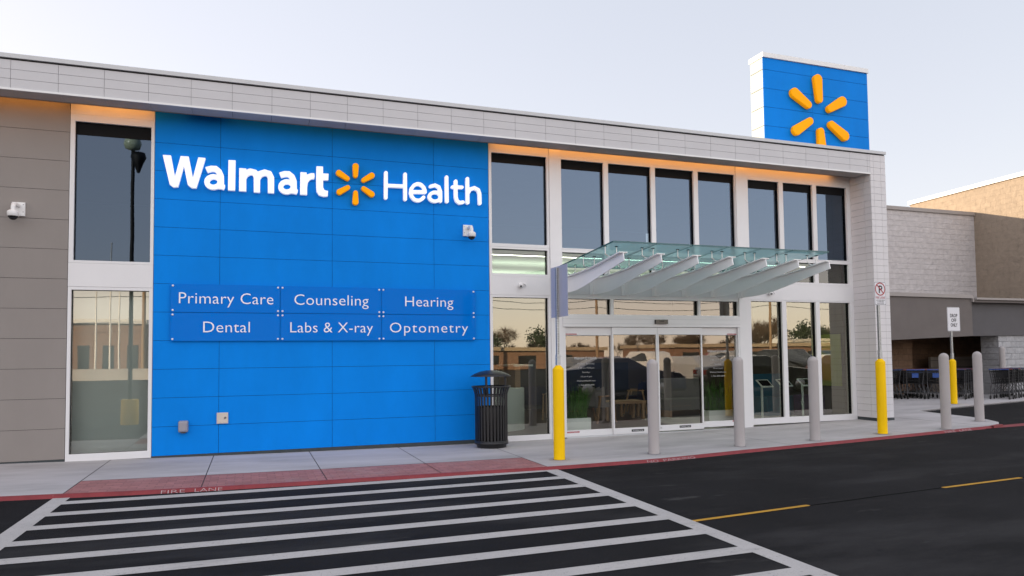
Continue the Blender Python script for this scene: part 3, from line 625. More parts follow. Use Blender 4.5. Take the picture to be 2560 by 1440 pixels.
# ------------------------------------------------------------------ big sign on the blue wall
LT = json.loads('''{"W":{"poly":[[[-0.853,4.994],[-0.733,4.998],[-0.674,4.651],[-0.593,4.998],[-0.473,5.002],[-0.409,4.654],[-0.332,4.999],[-0.221,4.999],[-0.355,4.494],[-0.424,4.491],[-0.484,4.539],[-0.544,4.846],[-0.623,4.495],[-0.694,4.485],[-0.748,4.526]]],"r":0.02},"l":{"poly":[[[0.124,4.993],[0.235,4.997],[0.229,4.495],[0.12,4.494]]]},"a":{"st":[[[[-0.207,4.804],[-0.137,4.832],[-0.071,4.835],[-0.02,4.794],[0.011,4.719],[0.014,4.509]],0.046,"flat"],[[[0.002,4.622],[-0.002,4.645],[-0.012,4.665],[-0.029,4.682],[-0.05,4.695],[-0.074,4.702],[-0.1,4.703],[-0.127,4.698],[-0.151,4.687],[-0.172,4.672],[-0.187,4.652],[-0.197,4.63],[-0.2,4.607],[-0.197,4.585],[-0.187,4.564],[-0.171,4.547],[-0.15,4.534],[-0.125,4.527],[-0.099,4.526],[-0.073,4.531],[-0.049,4.542],[-0.028,4.557],[-0.012,4.577],[-0.002,4.599],[0.002,4.622]],0.04,"round"],[[[0.012,4.597],[0.033,4.543],[0.066,4.535]],0.042,"flat"]]},"m":{"poly":[[[0.29,4.872],[0.399,4.874],[0.403,4.494],[0.289,4.493]]],"st":[[[[0.353,4.723],[0.391,4.787],[0.464,4.829],[0.532,4.817],[0.567,4.75],[0.568,4.489]],0.05,"flat"],[[[0.569,4.728],[0.616,4.799],[0.69,4.831],[0.759,4.815],[0.789,4.75],[0.79,4.493]],0.05,"flat"]]},"r":{"poly":[[[1.262,4.881],[1.364,4.882],[1.374,4.498],[1.259,4.497]]],"st":[[[[1.321,4.6],[1.337,4.728],[1.386,4.8],[1.447,4.83],[1.49,4.831]],0.048,"flat"]]},"t":{"poly":[[[1.524,5.002],[1.633,5.005],[1.636,4.886],[1.728,4.888],[1.723,4.777],[1.636,4.775],[1.636,4.645],[1.658,4.598],[1.718,4.59],[1.714,4.497],[1.647,4.486],[1.569,4.507],[1.53,4.568],[1.522,4.66]]],"r":0.01},"adx":[1.145,0.001],"H":{"st":[[[[2.714,4.981],[2.711,4.538]],0.032,"round"],[[[3.056,4.981],[3.057,4.534]],0.032,"round"],[[[2.716,4.757],[3.055,4.765]],0.03,"round"]]},"e":{"st":[[[[3.18,4.673],[3.411,4.687],[3.417,4.684],[3.415,4.716],[3.406,4.747],[3.392,4.774],[3.372,4.796],[3.349,4.813],[3.324,4.823],[3.296,4.827],[3.268,4.823],[3.241,4.812],[3.216,4.795],[3.195,4.773],[3.178,4.746],[3.166,4.716],[3.16,4.684],[3.159,4.651],[3.165,4.62],[3.176,4.591],[3.193,4.566],[3.213,4.546],[3.238,4.532],[3.265,4.525],[3.292,4.524],[3.32,4.531],[3.346,4.544],[3.37,4.564],[3.389,4.589]],0.031,"round"]]},"a2":{"st":[[[[3.522,4.798],[3.601,4.825],[3.67,4.8],[3.702,4.717],[3.701,4.539]],0.03,"round"],[[[3.704,4.62],[3.7,4.641],[3.69,4.661],[3.673,4.677],[3.652,4.689],[3.627,4.695],[3.6,4.696],[3.573,4.692],[3.548,4.682],[3.527,4.667],[3.51,4.649],[3.5,4.628],[3.496,4.606],[3.499,4.585],[3.51,4.566],[3.526,4.55],[3.547,4.538],[3.572,4.531],[3.599,4.53],[3.626,4.535],[3.651,4.545],[3.673,4.559],[3.689,4.578],[3.7,4.598],[3.704,4.62]],0.03,"round"]]},"l2":{"st":[[[[3.818,4.986],[3.822,4.542]],0.032,"round"]]},"t2":{"st":[[[[3.99,4.924],[3.99,4.633],[4.009,4.566],[4.06,4.531],[4.123,4.547]],0.032,"round"],[[[3.931,4.815],[4.107,4.822]],0.03,"round"]]},"h":{"st":[[[[4.212,4.988],[4.214,4.544]],0.032,"round"],[[[4.216,4.717],[4.264,4.796],[4.342,4.828],[4.42,4.795],[4.444,4.721],[4.447,4.545]],0.032,"round"]]},"rays":[[[2.187,5.057],0.054,[2.185,4.893],0.04],[[1.903,4.918],0.052,[2.046,4.831],0.04],[[2.465,4.916],0.052,[2.324,4.823],0.04],[[1.913,4.586],0.052,[2.053,4.675],0.04],[[2.184,4.429],0.054,[2.185,4.591],0.04],[[2.464,4.583],0.052,[2.324,4.675],0.04]]}''')
SG = thing('store_sign', 'large raised white wording with an amber six ray spark on the blue wall', 'sign', (1.9, 0, 4.7))
def glyph(g, dx=0, dz=0, y=-.05, parent=SG, m=M_letter):
    st = [([(p[0]+dx, p[1]+dz) for p in s[0]], s[1], s[2]) for s in g.get('st', [])]
    pl = [[(p[0]+dx, p[1]+dz) for p in q] for q in g.get('poly', [])]
    return curve_mesh('letter', loops_sdf(st, pl), y, .075, .005, m, parent)
for k in ('W', 'a', 'l', 'm', 'r', 't', 'H', 'e', 'a2', 'l2', 't2', 'h'): glyph(LT[k], y=-.06)
glyph(LT['a'], *LT['adx'], y=-.06)
for a, r, c, s in LT['rays']: curve_mesh('spark_ray', loops_sdf([([a, c], r, 'round', s)], []), -.06, .08, .010, M_ray, SG)
# ------------------------------------------------------------------ six service panels
XC = [(-.722, .941), (.949, 2.628), (2.636, 4.351)]; ZC = [(2.484, 2.94), (2.02, 2.476)]
for (r_, c_, s, tx0, tx1, h, lab) in ((0, 0, 'Primary Care', -.605, .83, .19, 'blue glossy wall panel reading Primary Care'), (0, 1, 'Counseling', 1.165, 2.405, .19, 'blue glossy wall panel reading Counseling'), (0, 2, 'Hearing', 3.045, 3.925, .187, 'blue glossy wall panel reading Hearing'),
        (1, 0, 'Dental', -.24, .467, .188, 'blue glossy wall panel reading Dental'), (1, 1, 'Labs & X-ray', 1.098, 2.475, .185, 'blue glossy wall panel reading Labs and X-ray'), (1, 2, 'Optometry', 2.775, 4.203, .187, 'blue glossy wall panel reading Optometry')):
    x0, x1 = XC[c_]; z0, z1 = ZC[r_]
    t = thing('service_sign', lab, 'sign', ((x0+x1)/2, 0, z0), 'service panels on the blue wall')
    b = MB(); b.box(x0, x1, -.042, -.030, z0, z1, M_panel); b.build('panel', t)
    text('lettering', s, h, ((tx0+tx1)/2, -.046, z0+(.142 if r_ == 0 else .14)), M_vinyl, t, width=tx1-tx0, depth=.006, off=-.0022, space=1.12 if s == 'Optometry' else 1.03)
    for bx in (x0+.032, x1-.032):
        for bz in (z0+.032, z1-.032):
            b = MB(); n = 12; b.lathe([(0, -.008), (.012, -.008), (.016, -.002), (.016, .05), (0, .05)], (0, 0, 0), M_whitecap, n); o = b.build('standoff_bolt')
            o.data.transform(Matrix.Translation((bx, -.05, bz)) @ Matrix.Rotation(R(-90), 4, 'X')); attach(o, t)

# ------------------------------------------------------------------ rooftop sign box
TW = thing('rooftop_sign', 'tall blue panelled sign box with six amber rays above the roof edge', 'sign', (13.69, 1.54, 5.99))
b = MB(); x0, x1 = 12.06, 15.325; zj = [6.745, 7.20, 7.66, 8.118, 8.575]
b.box(x0+.012, x1-.012, 1.312, 1.76, 5.995, 8.87, M_dark)
zz = [5.995]+zj+[8.87]
for a, c in ((x0, 13.53), (13.53, x1)):
    for e, f in zip(zz, zz[1:]): b.box(a+.003, c-.003, 1.30, 1.311, e+.004, f-.004, M_blue)
b.build('face_panel', TW)
b = MB()
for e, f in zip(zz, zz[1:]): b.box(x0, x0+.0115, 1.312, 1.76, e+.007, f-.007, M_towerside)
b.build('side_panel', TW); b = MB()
for e, f in zip(zz, zz[1:]): b.box(x1-.0115, x1, 1.312, 1.76, e+.004, f-.004, M_white)
b.build('side_panel', TW)
b = MB(); b.box(x0-.02, x1+.015, 1.265, 1.79, 8.872, 8.985, M_whitecap); b.build('coping', TW)
RT = [((13.644, 8.483), (13.678, 7.988)), ((12.926, 8.06), (13.328, 7.812)), ((14.401, 8.011), (14.0, 7.785)), ((12.95, 7.144), (13.361, 7.405)), ((13.72, 6.69), (13.688, 7.182)), ((14.442, 7.141), (14.033, 7.389))]
for a, c in RT: curve_mesh('spark_ray', loops_sdf([([a, c], .128, 'round', .094)], [], .012), 1.24, .11, .02, M_ray, TW)

# ------------------------------------------------------------------ glass entrance canopy
CN = thing('entrance_canopy', 'sloping glass canopy on seven white tapered steel beams over the doors', 'canopy', (8.16, 0, 2.9))
BX = [6.083+.6938*i for i in range(7)]
def ym(pts, yy):
    for (a, c), (d, e) in zip(pts, pts[1:]):
        if a >= yy >= d: return c+(e-c)*(yy-a)/(d-a)
    return pts[-1][1]
top = [(-.002, 3.205), (-.5, 3.19), (-.9, 3.2), (-1.2, 3.214), (-1.47, 3.232), (-2.5, 3.352)]; bot = [(-2.53, 3.222), (-1.9, 3.112), (-1.35, 3.007), (-1.0, 2.947), (-.73, 2.915), (-.4, 2.902), (-.002, 2.902)]
for x in BX:
    b = MB(); b.prism(top+bot, 'x', x-.007, x+.007, M_beam)
    for (a, c), (d, e) in zip(top, top[1:]): 
        b.add([(x+s*.075, yy, zz_+o) for yy, zz_ in ((a, c), (d, e)) for s, o in ((-1, .001), (1, .001), (1, .015), (-1, .015))], [(0, 1, 5, 4), (1, 2, 6, 5), (2, 3, 7, 6), (3, 0, 4, 7), (0, 3, 2, 1), (4, 5, 6, 7)], M_beam)
    b.box(x-.075, x+.075, -.02, -.003, 2.90, 3.20, M_beam)
    o = b.build('beam', CN)
zg = lambda y: 3.385+.0645*(-y)
for i in range(6):
    a = BX[i]+.006 if i else BX[0]-.11; c = BX[i+1]-.006 if i < 5 else BX[6]+.135
    b = MB(); y0, y1 = -.18, -2.37; t = .024
    v = [(a, y0, zg(y0)), (c, y0, zg(y0)), (c, y1, zg(y1)), (a, y1, zg(y1))]; w = [(p[0], p[1], p[2]+t) for p in v]
    b.add(v, [(0, 1, 2, 3)], M_gl_can); b.add(v+w, [(0, 1, 5, 4), (1, 2, 6, 5), (2, 3, 7, 6), (3, 0, 4, 7)], M_gl_edge)
    b.build('glass_panel', CN, fix=False)
for i, x in enumerate(BX):
    for yy in (-.45, -1.25, -2.08):
        b = MB(); zb = ym(top, yy)+.016
        b.lathe([(0, 0), (.022, 0), (.022, .03), (0, .03)], (x, yy, zb), M_steel, 10)
        for s in (-1, 1):
            if (i == 0 and s < 0 and False): continue
            xe = x+s*.105; zt = zg(yy)
            b.tube([(x, yy, zb+.022), (x+s*.06, yy, zb+.035), (xe, yy, zb+.075)], [.014, .011, .012], M_steel, 6)
            b.tube([(xe, yy, zb+.06), (xe, yy, zt-.008)], .008, M_steel, 6)
            b.lathe([(0, 0), (.03, .002), (.03, .008), (0, .008)], (xe, yy, zt-.009), M_gasket_and_reflection, 10)
        b.build('glass_fitting', CN)

# ------------------------------------------------------------------ cameras, wall boxes
def dome_cam(x, z, s, lab):
    t = thing('security_camera', lab, 'camera', (x, 0, z), 'dome cameras on the front wall')
    b = MB(); b.box(x-.085, x+.085, -.035, -.001, z, z+.205, M_plast)
    for dx, dz in ((-.062, .17), (-.062, .06), (.062, .17), (.062, .06)): b.box(x+dx-.005, x+dx+.005, -.0365, -.0352, z+dz-.005, z+dz+.005, M_gasket_and_reflection)
    b.build('mounting_plate', t)
    xa = x+s*.055
    b = MB(); b.tube([(x+.0, -.035, z+.15), (x+s*.01, -.12, z+.15), (x+s*.02, -.19, z+.14), (x+s*.02, -.21, z+.10), (x+s*.02, -.21, z+.03)], .032, M_plast, 12); b.build('bracket', t)
    b = MB(); cx = x+s*.02; b.lathe([(0, .05), (.05, .05), (.072, .035), (.076, .02), (.076, -.035), (.07, -.04), (0, -.04)], (cx, -.21, z), M_plast, 20); h = b.build('housing', t)
    b = MB(); b.lathe([(.064, -.041), (.064, -.052), (.05, -.075), (.03, -.092), (0, -.098)], (cx, -.21, z), M_lens, 20); b.build('lens', t)
dome_cam(-2.815, 3.915, -1, 'white dome camera on a square plate on the taupe wall')
dome_cam(4.225, 3.935, 1, 'white dome camera on a square plate at the right end of the blue wall')
def small_cam(x, z, lab):
    t = thing('small_camera', lab, 'camera', (x, 0, z), 'small white cameras on the band above the glass')
    b = MB(); b.lathe([(0, 0), (.05, 0), (.052, .015), (.03, .03), (0, .03)], (0, 0, 0), M_plast, 16); o = b.build('base'); o.data.transform(Matrix.Translation((x, -.004, z)) @ Matrix.Rotation(R(90), 4, 'X')); attach(o, t)
    b = MB(); b.lathe([(0, -.045), (.03, -.035), (.043, -.012), (.045, .01), (.03, .035), (0, .045)], (x-.02, -.07, z-.012), M_plast, 14); hd = b.build('body', t)
    b = MB(); b.lathe([(0, -.02), (.02, -.012), (.02, .01), (0, .012)], (x-.03, -.108, z-.025), M_lens, 12); b.build('lens', t)
    b = MB(); b.tube([(x+.03, -.03, z+.03), (x+.075, -.05, z+.025), (x+.10, -.05, z-.015)], .014, M_plast, 8); b.build('conduit', t)
small_cam(5.26, 3.055, 'small white camera on the band beside the blue wall'); small_cam(10.99, 3.02, 'small white camera on the band right of the canopy')
t = thing('vent_hood', 'small rounded grey hood low on the blue wall', 'vent', (-.52, 0, .58))
b = MB(); n = 10; prof = [(-.072, 0), (-.072, .155), (-.055, .172), (.055, .172), (.072, .155), (.072, 0), (.055, -.012), (-.055, -.012)]
for k, (yy, sc_) in enumerate(((-.001, 1), (-.045, 1), (-.075, .86), (-.085, .6))):
    pass
vv = []; ks = ((-.001, 1), (-.05, 1), (-.085, .9), (-.1, .68))
for yy, sc_ in ks: vv += [(-.52+p[0]*sc_, yy, .66+(p[1]-.08)*sc_) for p in prof]
m_ = len(prof); b.add(vv, [(i*m_+k, i*m_+(k+1) % m_, (i+1)*m_+(k+1) % m_, (i+1)*m_+k) for i in range(3) for k in range(m_)]+[tuple(range(3*m_, 4*m_))], mat('grey_hood', (.30, .29, .33), .5), False); b.build('hood', t)
b = MB(); b.box(-.555, -.485, -.07, -.01, .556, .566, M_cartl); b.build('flap', t)
t = thing('hose_box', 'square ivory wall box with a round lock low on the blue wall', 'wall box', (.058, 0, .68))
b = MB(); b.box(-.028, .144, -.028, -.001, .683, .858, M_beige); b.build('frame', t)
b = MB(); b.box(-.008, .136, -.034, -.0285, .692, .848, M_beige); b.build('door', t)
b = MB(); b.lathe([(.008, 0), (.016, 0), (.016, .006), (.008, .006)], (0, 0, 0), M_cartl, 12); o = b.build('lock'); o.data.transform(Matrix.Translation((.098, -.035, .775)) @ Matrix.Rotation(R(90), 4, 'X')); attach(o, t)

# ------------------------------------------------------------------ litter bin
tx, ty = 4.456, -.60; tz = zs(tx)
t = thing('litter_bin', 'black slatted litter bin with a domed rain lid by the blue wall', 'litter bin', (tx, ty, tz))
b = MB(); nsl = 30
for k in range(nsl):
    a = 2*math.pi*k/nsl; ca, sa = math.cos(a), math.sin(a); pr = [(.283, .10), (.283, .82), (.286, .92), (.305, .99), (.333, 1.055)]
    for (r0, z0), (r1, z1) in zip(pr, pr[1:]): b.bar((tx+r0*ca, ty+r0*sa, tz+z0), (tx+r1*ca, ty+r1*sa, tz+z1), .034, .006, M_black, (ca, sa, 0))
b.build('slats', t)
for z, r0 in ((1.055, .338), (.90, .277), (.11, .288)): b = MB(); b.lathe([(r0-.008, z-.012), (r0+.006, z-.012), (r0+.006, z+.012), (r0-.008, z+.012), (r0-.008, z-.012)], (tx, ty, tz), M_black, 36); b.build('hoop', t)
b = MB(); b.lathe([(0, .0), (.25, .0), (.262, .03), (.26, .055), (.295, .06), (.295, .105), (.0, .105)], (tx, ty, tz), M_black, 36); b.build('base', t)
b = MB(); b.lathe([(.0, .12), (.262, .12), (.268, .70), (.262, .71), (.255, .70)], (tx, ty, tz), M_liner, 28); b.build('liner', t)
for a in (-2.2, -.45, 1.6):
    b = MB(); b.box(tx+.26*math.cos(a)-.017, tx+.26*math.cos(a)+.017, ty+.26*math.sin(a)-.006, ty+.26*math.sin(a)+.006, tz+.88, tz+1.245, M_black); b.build('lid_bracket', t)
b = MB(); b.lathe([(.355, 1.232), (.357, 1.238), (.30, 1.275), (.20, 1.315), (.10, 1.335), (0, 1.342)], (tx, ty, tz), M_black, 40); b.lathe([(.355, 1.232), (.2, 1.29), (0, 1.315)], (tx, ty, tz), M_black, 40); b.build('lid', t)

# ------------------------------------------------------------------ bollards
def bollard(x, y, h, lab, r=.088):
    z = zs(x); b = MB(); b.lathe([(r*1.06, 0), (r*1.02, .012), (r, .02), (r, h-r)]+[(r*math.cos(a), h-r+r*math.sin(a)) for a in [R(15*i) for i in range(1, 6)]]+[(0.001, h)], (0, 0, 0), M_bollard, 28)
    b.lathe([(r*1.9, .0035), (r*1.06, .0035)], (0, 0, 0), M_collar, 28); b.lathe([(r*1.16, .006), (r*1.0, .006)], (0, 0, 0), M_groove, 28); o = b.build('bollard'); o.location = (x, y, z-.001); return tag(o, lab, 'bollard', 'grey bollards along the kerb')  # grout collar, then a dark ring painted in as contact shadow
for x, y, h, lab in ((6.542, -2.545, 1.505, 'grey round topped bollard in front of the sliding doors'), (8.30, -2.40, 1.52, 'grey round topped bollard in front of the right hand planter'), (9.908, -2.395, 1.49, 'grey round topped bollard in front of the three pane glass bay'), (13.17, -2.32, 1.47, 'grey round topped bollard left of the drop off sign'), (14.945, -1.657, 1.47, 'grey round topped bollard right of the drop off sign'), (23.72, 4.15, 1.64, 'far grey bollard against the block pier behind the trolleys')):
    bollard(x, y, h, lab)
def sign_post(x, y, hb, ztop, lab, rb=.086, wid=.045):
    z = zs(x); t = thing('sign_post', lab, 'sign', (x, y, z), 'signs in yellow bollards')
    b = MB(); b.lathe([(rb*1.02, 0), (rb, .01), (rb, hb-.07), (rb*.97, hb-.055), (rb*.4, hb), (.001, hb)], (x, y, z-.001), M_yellow, 28); b.build('bollard_sleeve', t); b = MB(); b.lathe([(rb*1.9, .003), (rb*1.02, .003)], (x, y, z), M_collar, 28); b.lathe([(rb*1.14, .005), (rb*.9, .005)], (x, y, z), M_groove, 28); b.build('grout_collar', t)  # dark inner ring on the collar stands in for contact shadow
    b = MB(); w = wid/2; b.box(x-w, x+w, y-w, y+w, z+hb-.05, ztop, M_galv)
    k = z+hb+.03
    while k < ztop-.02:
        b.box(x-.006, x+.006, y-w-.0012, y-w-.0002, k-.006, k+.006, M_gasket_and_reflection); b.box(x-w-.0012, x-w-.0002, y-.006, y+.006, k-.006, k+.006, M_gasket_and_reflection); k += .0254
    zc = z+hb+.16; b.box(x-w-.007, x+w+.007, y-w-.007, y+w+.007, z+hb-.04, zc, M_galv); b.tube([(x-w-.035, y-w, zc-.05), (x+w+.02, y-w-.01, zc-.02)], .005, M_galv, 6)
    b.build('post', t); return t
t = sign_post(4.91, -2.52, 1.435, 3.07, 'yellow bollard post with a plain sign back seen edge on', .087)
b = MB(); b.box(4.935, 4.938, -2.86, -2.225, 2.31, 3.095, M_alu); o = b.build('sign_plate', t)
t = sign_post(11.62, -2.26, 1.405, 3.03, 'yellow bollard post with a red and black no parking fire lane sign', .087)
def plate(t, x0, x1, z0, z1, y, bm, border=.012):
    b = MB(); rr = .025
    def rp(i): 
        p = []
        for cx, cz, a0 in ((x1-i-rr, z1-i-rr, 0), (x0+i+rr, z1-i-rr, 90), (x0+i+rr, z0+i+rr, 180), (x1-i-rr, z0+i+rr, 270)):
            p += [(cx+rr*math.cos(R(a0+k*30)), cz+rr*math.sin(R(a0+k*30))) for k in range(4)]
        return p
    b.prism(rp(0), 'y', y, y+.003, M_signwhite); b.prism(rp(.008), 'y', y-.0008, y-.0002, bm); b.prism(rp(.008+.006), 'y', y-.0018, y-.001, M_signwhite)
    return b.build('sign_plate', t)
plate(t, 11.495, 11.785, 2.60, 3.045, -2.295, M_signblk)
cx, cz = 11.64, 2.905; b = MB(); n = 32; yy = -2.2985
b.add([(cx+r*math.cos(2*math.pi*k/n), yy, cz+r*1.0*math.sin(2*math.pi*k/n)) for r in (.105, .125) for k in range(n)], [(k, (k+1) % n, n+(k+1) % n, n+k) for k in range(n)], M_signred)
b.build('prohibition_ring', t)
text('letter', 'P', .145, (cx+.005, -2.2982, cz-.072), M_signblk, t, width=.09, depth=.0006, off=.004)
b = MB(); b.bar((cx-.078, -2.3004, cz+.078), (cx+.078, -2.3004, cz-.078), .02, .0006, M_signred, (0, 1, 0)); b.build('prohibition_bar', t)
text('lettering', 'FIRE LANE', .046, (cx, -2.2982, 2.722), M_signred, t, width=.225, depth=.0006)
for k, s in enumerate(('UNAUTHORIZED VEHICLES', 'AT OWNERS EXPENSE', 'WILL BE TOWED')): text('lettering', s, .017, (cx, -2.2982, 2.686-k*.03), M_signblk, t, width=(.21, .16, .17)[k], depth=.0006)
t = sign_post(19.15, 2.29, 1.27, 2.98, 'yellow bollard post with a white drop off only sign', .09)
plate(t, 18.98, 19.465, 2.295, 2.975, 2.255, M_signblk)
for k, s in enumerate(('DROP', 'OFF', 'ONLY')): text('lettering', s, .10, (19.225, 2.2515, 2.69-k*.133), M_signblk, t, width=(.28, .195, .26)[k], depth=.0008, off=.003)

# ================================================================== NEIGHBOURING STORE
NB = thing('neighbour_store', 'large block walled store with a grey trolley canopy beyond the clinic', 'building', (24, 6, .24))
b = MB(); b.box(15.4, 27.77, 8, 8.4, 0, 7.16, M_stone); b.build('stone_wall', NB)
b = MB(); b.box(15.4, 27.765, 7.94, 8.5, 7.162, 7.30, M_trim); b.build('wall_cap', NB)
b = MB(); b.add([(27.77, 4.95, 3.0), (27.77, 10.93, 3.0), (27.77, 10.93, 8.20), (27.77, 4.95, 8.31), (45, 4.95, 3.0), (45, 10.93, 3.0), (45, 10.93, 8.2), (45, 4.95, 8.31)], [(0, 1, 2, 3), (4, 7, 6, 5), (0, 3, 7, 4), (1, 5, 6, 2), (3, 2, 6, 7)], M_bigwall); b.build('side_wall', NB)
b = MB(); b.add([(x, y, z) for x in (27.70, 45) for y, z in ((4.9, 8.314), (11.0, 8.204), (11.0, 8.36), (4.9, 8.47))], [(0, 1, 2, 3), (4, 7, 6, 5), (0, 3, 7, 4), (1, 5, 6, 2), (3, 2, 6, 7), (0, 4, 5, 1)], M_whitecap); b.build('roof_cap', NB)
b = MB(); b.prism([(15.4, 1.96), (19.5, 2.107), (22.95, 2.231), (23.02, 2.232), (23.02, 3.475), (15.4, 3.52)], 'y', 4.6, 4.9, M_eifs); b.build('canopy_band', NB)
b = MB(); b.prism([(15.4, 3.522), (23.05, 3.477), (23.05, 3.595), (15.4, 3.645)], 'y', 4.54, 4.9, M_trim); b.prism([(22.99, 3.36), (23.06, 3.36), (23.06, 3.476), (22.99, 3.476)], 'y', 4.53, 4.9, M_trim); b.build('canopy_trim', NB)
b = MB(); b.prism([(23.022, 2.232), (25.5, 2.256), (33, 2.33), (33, 3.345), (23.022, 3.345)], 'y', 4.7, 4.9, M_eifs2); b.build('dark_canopy_band', NB)
b = MB(); b.box(23.062, 33, 4.50, 4.9, 3.347, 3.43, M_eifs); b.box(23.062, 33, 4.44, 4.9, 3.432, 3.50, M_trim); b.build('overhang_trim', NB)
b = MB(); b.box(15.4, 33, 4.9, 8.0, 2.5, 2.6, M_eifs2); b.box(15.4, 33, 4.9, 8.0, 3.3, 3.4, M_eifs2); b.build('canopy_roof', NB)
b = MB(); b.box(24.42, 33, 4.76, 5.4, .2, 2.31, M_stone2); b.build('block_pier', NB)
b = MB(); b.box(15.4, 22.6, 6.6, 6.8, .2, 2.5, M_brownwall); b.box(22.6, 33, 7.8, 7.99, .2, 2.5, M_brownwall); b.build('recess_wall', NB)
b = MB(); b.box(23.95, 33, 7.0, 7.1, .22, 1.53, M_ledge)
for z in (.55, .85, 1.15, 1.4): b.box(23.95, 33, 6.992, 6.999, z, z+.012, M_dark)
b.build('ledge', NB)

# ------------------------------------------------------------------ shopping trolleys (built facing +Y, handle at -Y)
def make_cart():
    t = thing('shopping_trolley', '', 'shopping trolley', (0, 0, 0))
    # basket corners: handle end wide and tall, nose narrow
    hb = [(-.27, -.42, .93), (.27, -.42, .93)]; hn = [(.20, .45, .86), (-.20, .45, .86)]; lb = [(-.23, -.34, .52), (.23, -.34, .52)]; ln = [(.17, .40, .55), (-.17, .40, .55)]
    b = MB(); Q = [hb[0], hb[1], hn[0], hn[1]]; q = [lb[0], lb[1], ln[0], ln[1]]
    for i in range(4):
        b.bar(Q[i], Q[(i+1) % 4], .014, .014, M_cart); b.bar(q[i], q[(i+1) % 4], .012, .012, M_cart)
        n = 9 if i % 2 == 0 else 12
        for k in range(n+1):
            s = k/n; b.bar(Vector(Q[i]).lerp(Vector(Q[(i+1) % 4]), s), Vector(q[i]).lerp(Vector(q[(i+1) % 4]), s), .006, .006, M_cart)
        for k in (.25, .5, .75): b.bar(Vector(Q[i]).lerp(Vector(q[i]), k), Vector(Q[(i+1) % 4]).lerp(Vector(q[(i+1) % 4]), k), .007, .007, M_cart)
    for k in range(8): b.bar(Vector(q[0]).lerp(Vector(q[1]), k/7), Vector(q[3]).lerp(Vector(q[2]), k/7), .006, .006, M_cart)
    b.build('basket', t)
    b = MB()
    for s in (-1, 1):
        b.tube([(s*.27, -.45, .98), (s*.25, -.38, .70), (s*.24, -.34, .50), (s*.25, -.40, .34), (s*.265, -.43, .16)], .013, M_cartl, 6)
        b.tube([(s*.24, -.34, .50), (s*.17, .36, .52)], .011, M_cartl, 6); b.tube([(s*.262, -.42, .20), (s*.17, .38, .18)], .012, M_cartl, 6); b.tube([(s*.16, .36, .54), (s*.17, .40, .18)], .011, M_cartl, 6)
        b.tube([(s*.262, -.42, .20), (s*.10, -.35, .46)], .009, M_cartl, 6)
    b.tube([(-.262, -.42, .20), (.262, -.42, .20)], .011, M_cartl, 6); b.tube([(-.17, .38, .18), (.17, .38, .18)], .01, M_cartl, 6); b.build('frame', t)
    b = MB(); b.tube([(-.275, -.47, .985), (.275, -.47, .985)], .017, M_carthandle, 8); b.build('handle', t)
    b = MB(); b.box(-.10, .10, -.425, -.413, .72, .87, M_cartblue); b.bar((-.25, -.405, .90), (.25, -.405, .90), .012, .02, M_carthandle); b.build('seat_flap', t)
    for sx, y in ((-.262, -.43), (.262, -.43), (-.17, .39), (.17, .39)):
        b = MB(); b.lathe([(.02, -.014), (.06, -.014), (.064, -.008), (.064, .008), (.06, .014), (.02, .014)], (0, 0, 0), M_rubber, 14); b.lathe([(0, -.011), (.022, -.011), (.022, .011), (0, .011)], (0, 0, 0), M_cartl, 10)
        o = b.build('wheel'); o.data.transform(Matrix.Translation((sx, y-.02, .064)) @ Matrix.Rotation(R(90), 4, 'Y')); attach(o, t)
        o2 = MB().bar((sx, y, .17), (sx, y-.02, .064), .03, .012, M_cartl)
        f_ = o2.build('caster_fork'); attach(f_, o)
    return t
proto = make_cart(); first = True
def recol(name, m):
    d = [c for c in proto.children if c.name.startswith(name)][0].data.copy(); d.materials[0] = m
    if name == 'seat_flap' and len(d.materials) > 1: d.materials[1] = M_cart
    return d
flap_blue = [c for c in proto.children if c.name.startswith('seat_flap')][0].data; flap_dark = recol('seat_flap', M_cart)
handle_red, handle_blue, handle_dark = recol('handle', M_cartred), recol('handle', M_cartblue), recol('handle', M_carthandle)
for row, (x, y, hd, n, sp, lab0, lab) in enumerate((
        (19.72, 5.05, 62, 3, .30, 'grey wire trolley at the edge of the white column', 'grey wire trolley nested behind the one at the white column edge'),
        (20.33, 4.72, 62, 5, .30, 'foremost grey trolley with a blue flap nearest the white column', 'grey wire trolley nested behind the trolley nearest the white column'),
        (20.85, 4.42, 62, 5, .30, 'grey trolley with a blue flap just left of the tall grey bollard', 'grey wire trolley nested behind the blue flapped one left of the tall bollard'),
        (21.30, 3.85, 28, 6, .33, 'front grey trolley beside the yellow drop off post', 'grey wire trolley nested in the row behind the yellow drop off post'),
        (22.42, 3.20, 22, 8, .33, 'front grey trolley with a blue rail right of the last bollard', 'grey wire trolley nested in the long row right of the last bollard'))):
    for k in range(n):
        o = proto if first else copy_tree(proto); first = False
        a = R(hd); d = Vector((math.cos(a), math.sin(a)))
        o.location = (x+d.x*sp*k, y+d.y*sp*k, .241); o.scale = (.95, .95, .93); o.rotation_euler = (0, 0, a-math.pi/2+R(random.uniform(-2, 2)))
        tag(o, lab0 if k == 0 else lab, None, 'shopping trolleys under the canopy')
        for ch in o.children:
            if ch.name.startswith('seat_flap'): ch.data = flap_blue if (k == 0 and row in (1, 2)) else flap_dark
            if ch.name.startswith('handle'): ch.data = handle_red if (row > 0 and k in (1, 4)) else handle_blue if (k == 0 and row in (1, 2, 4)) else handle_dark

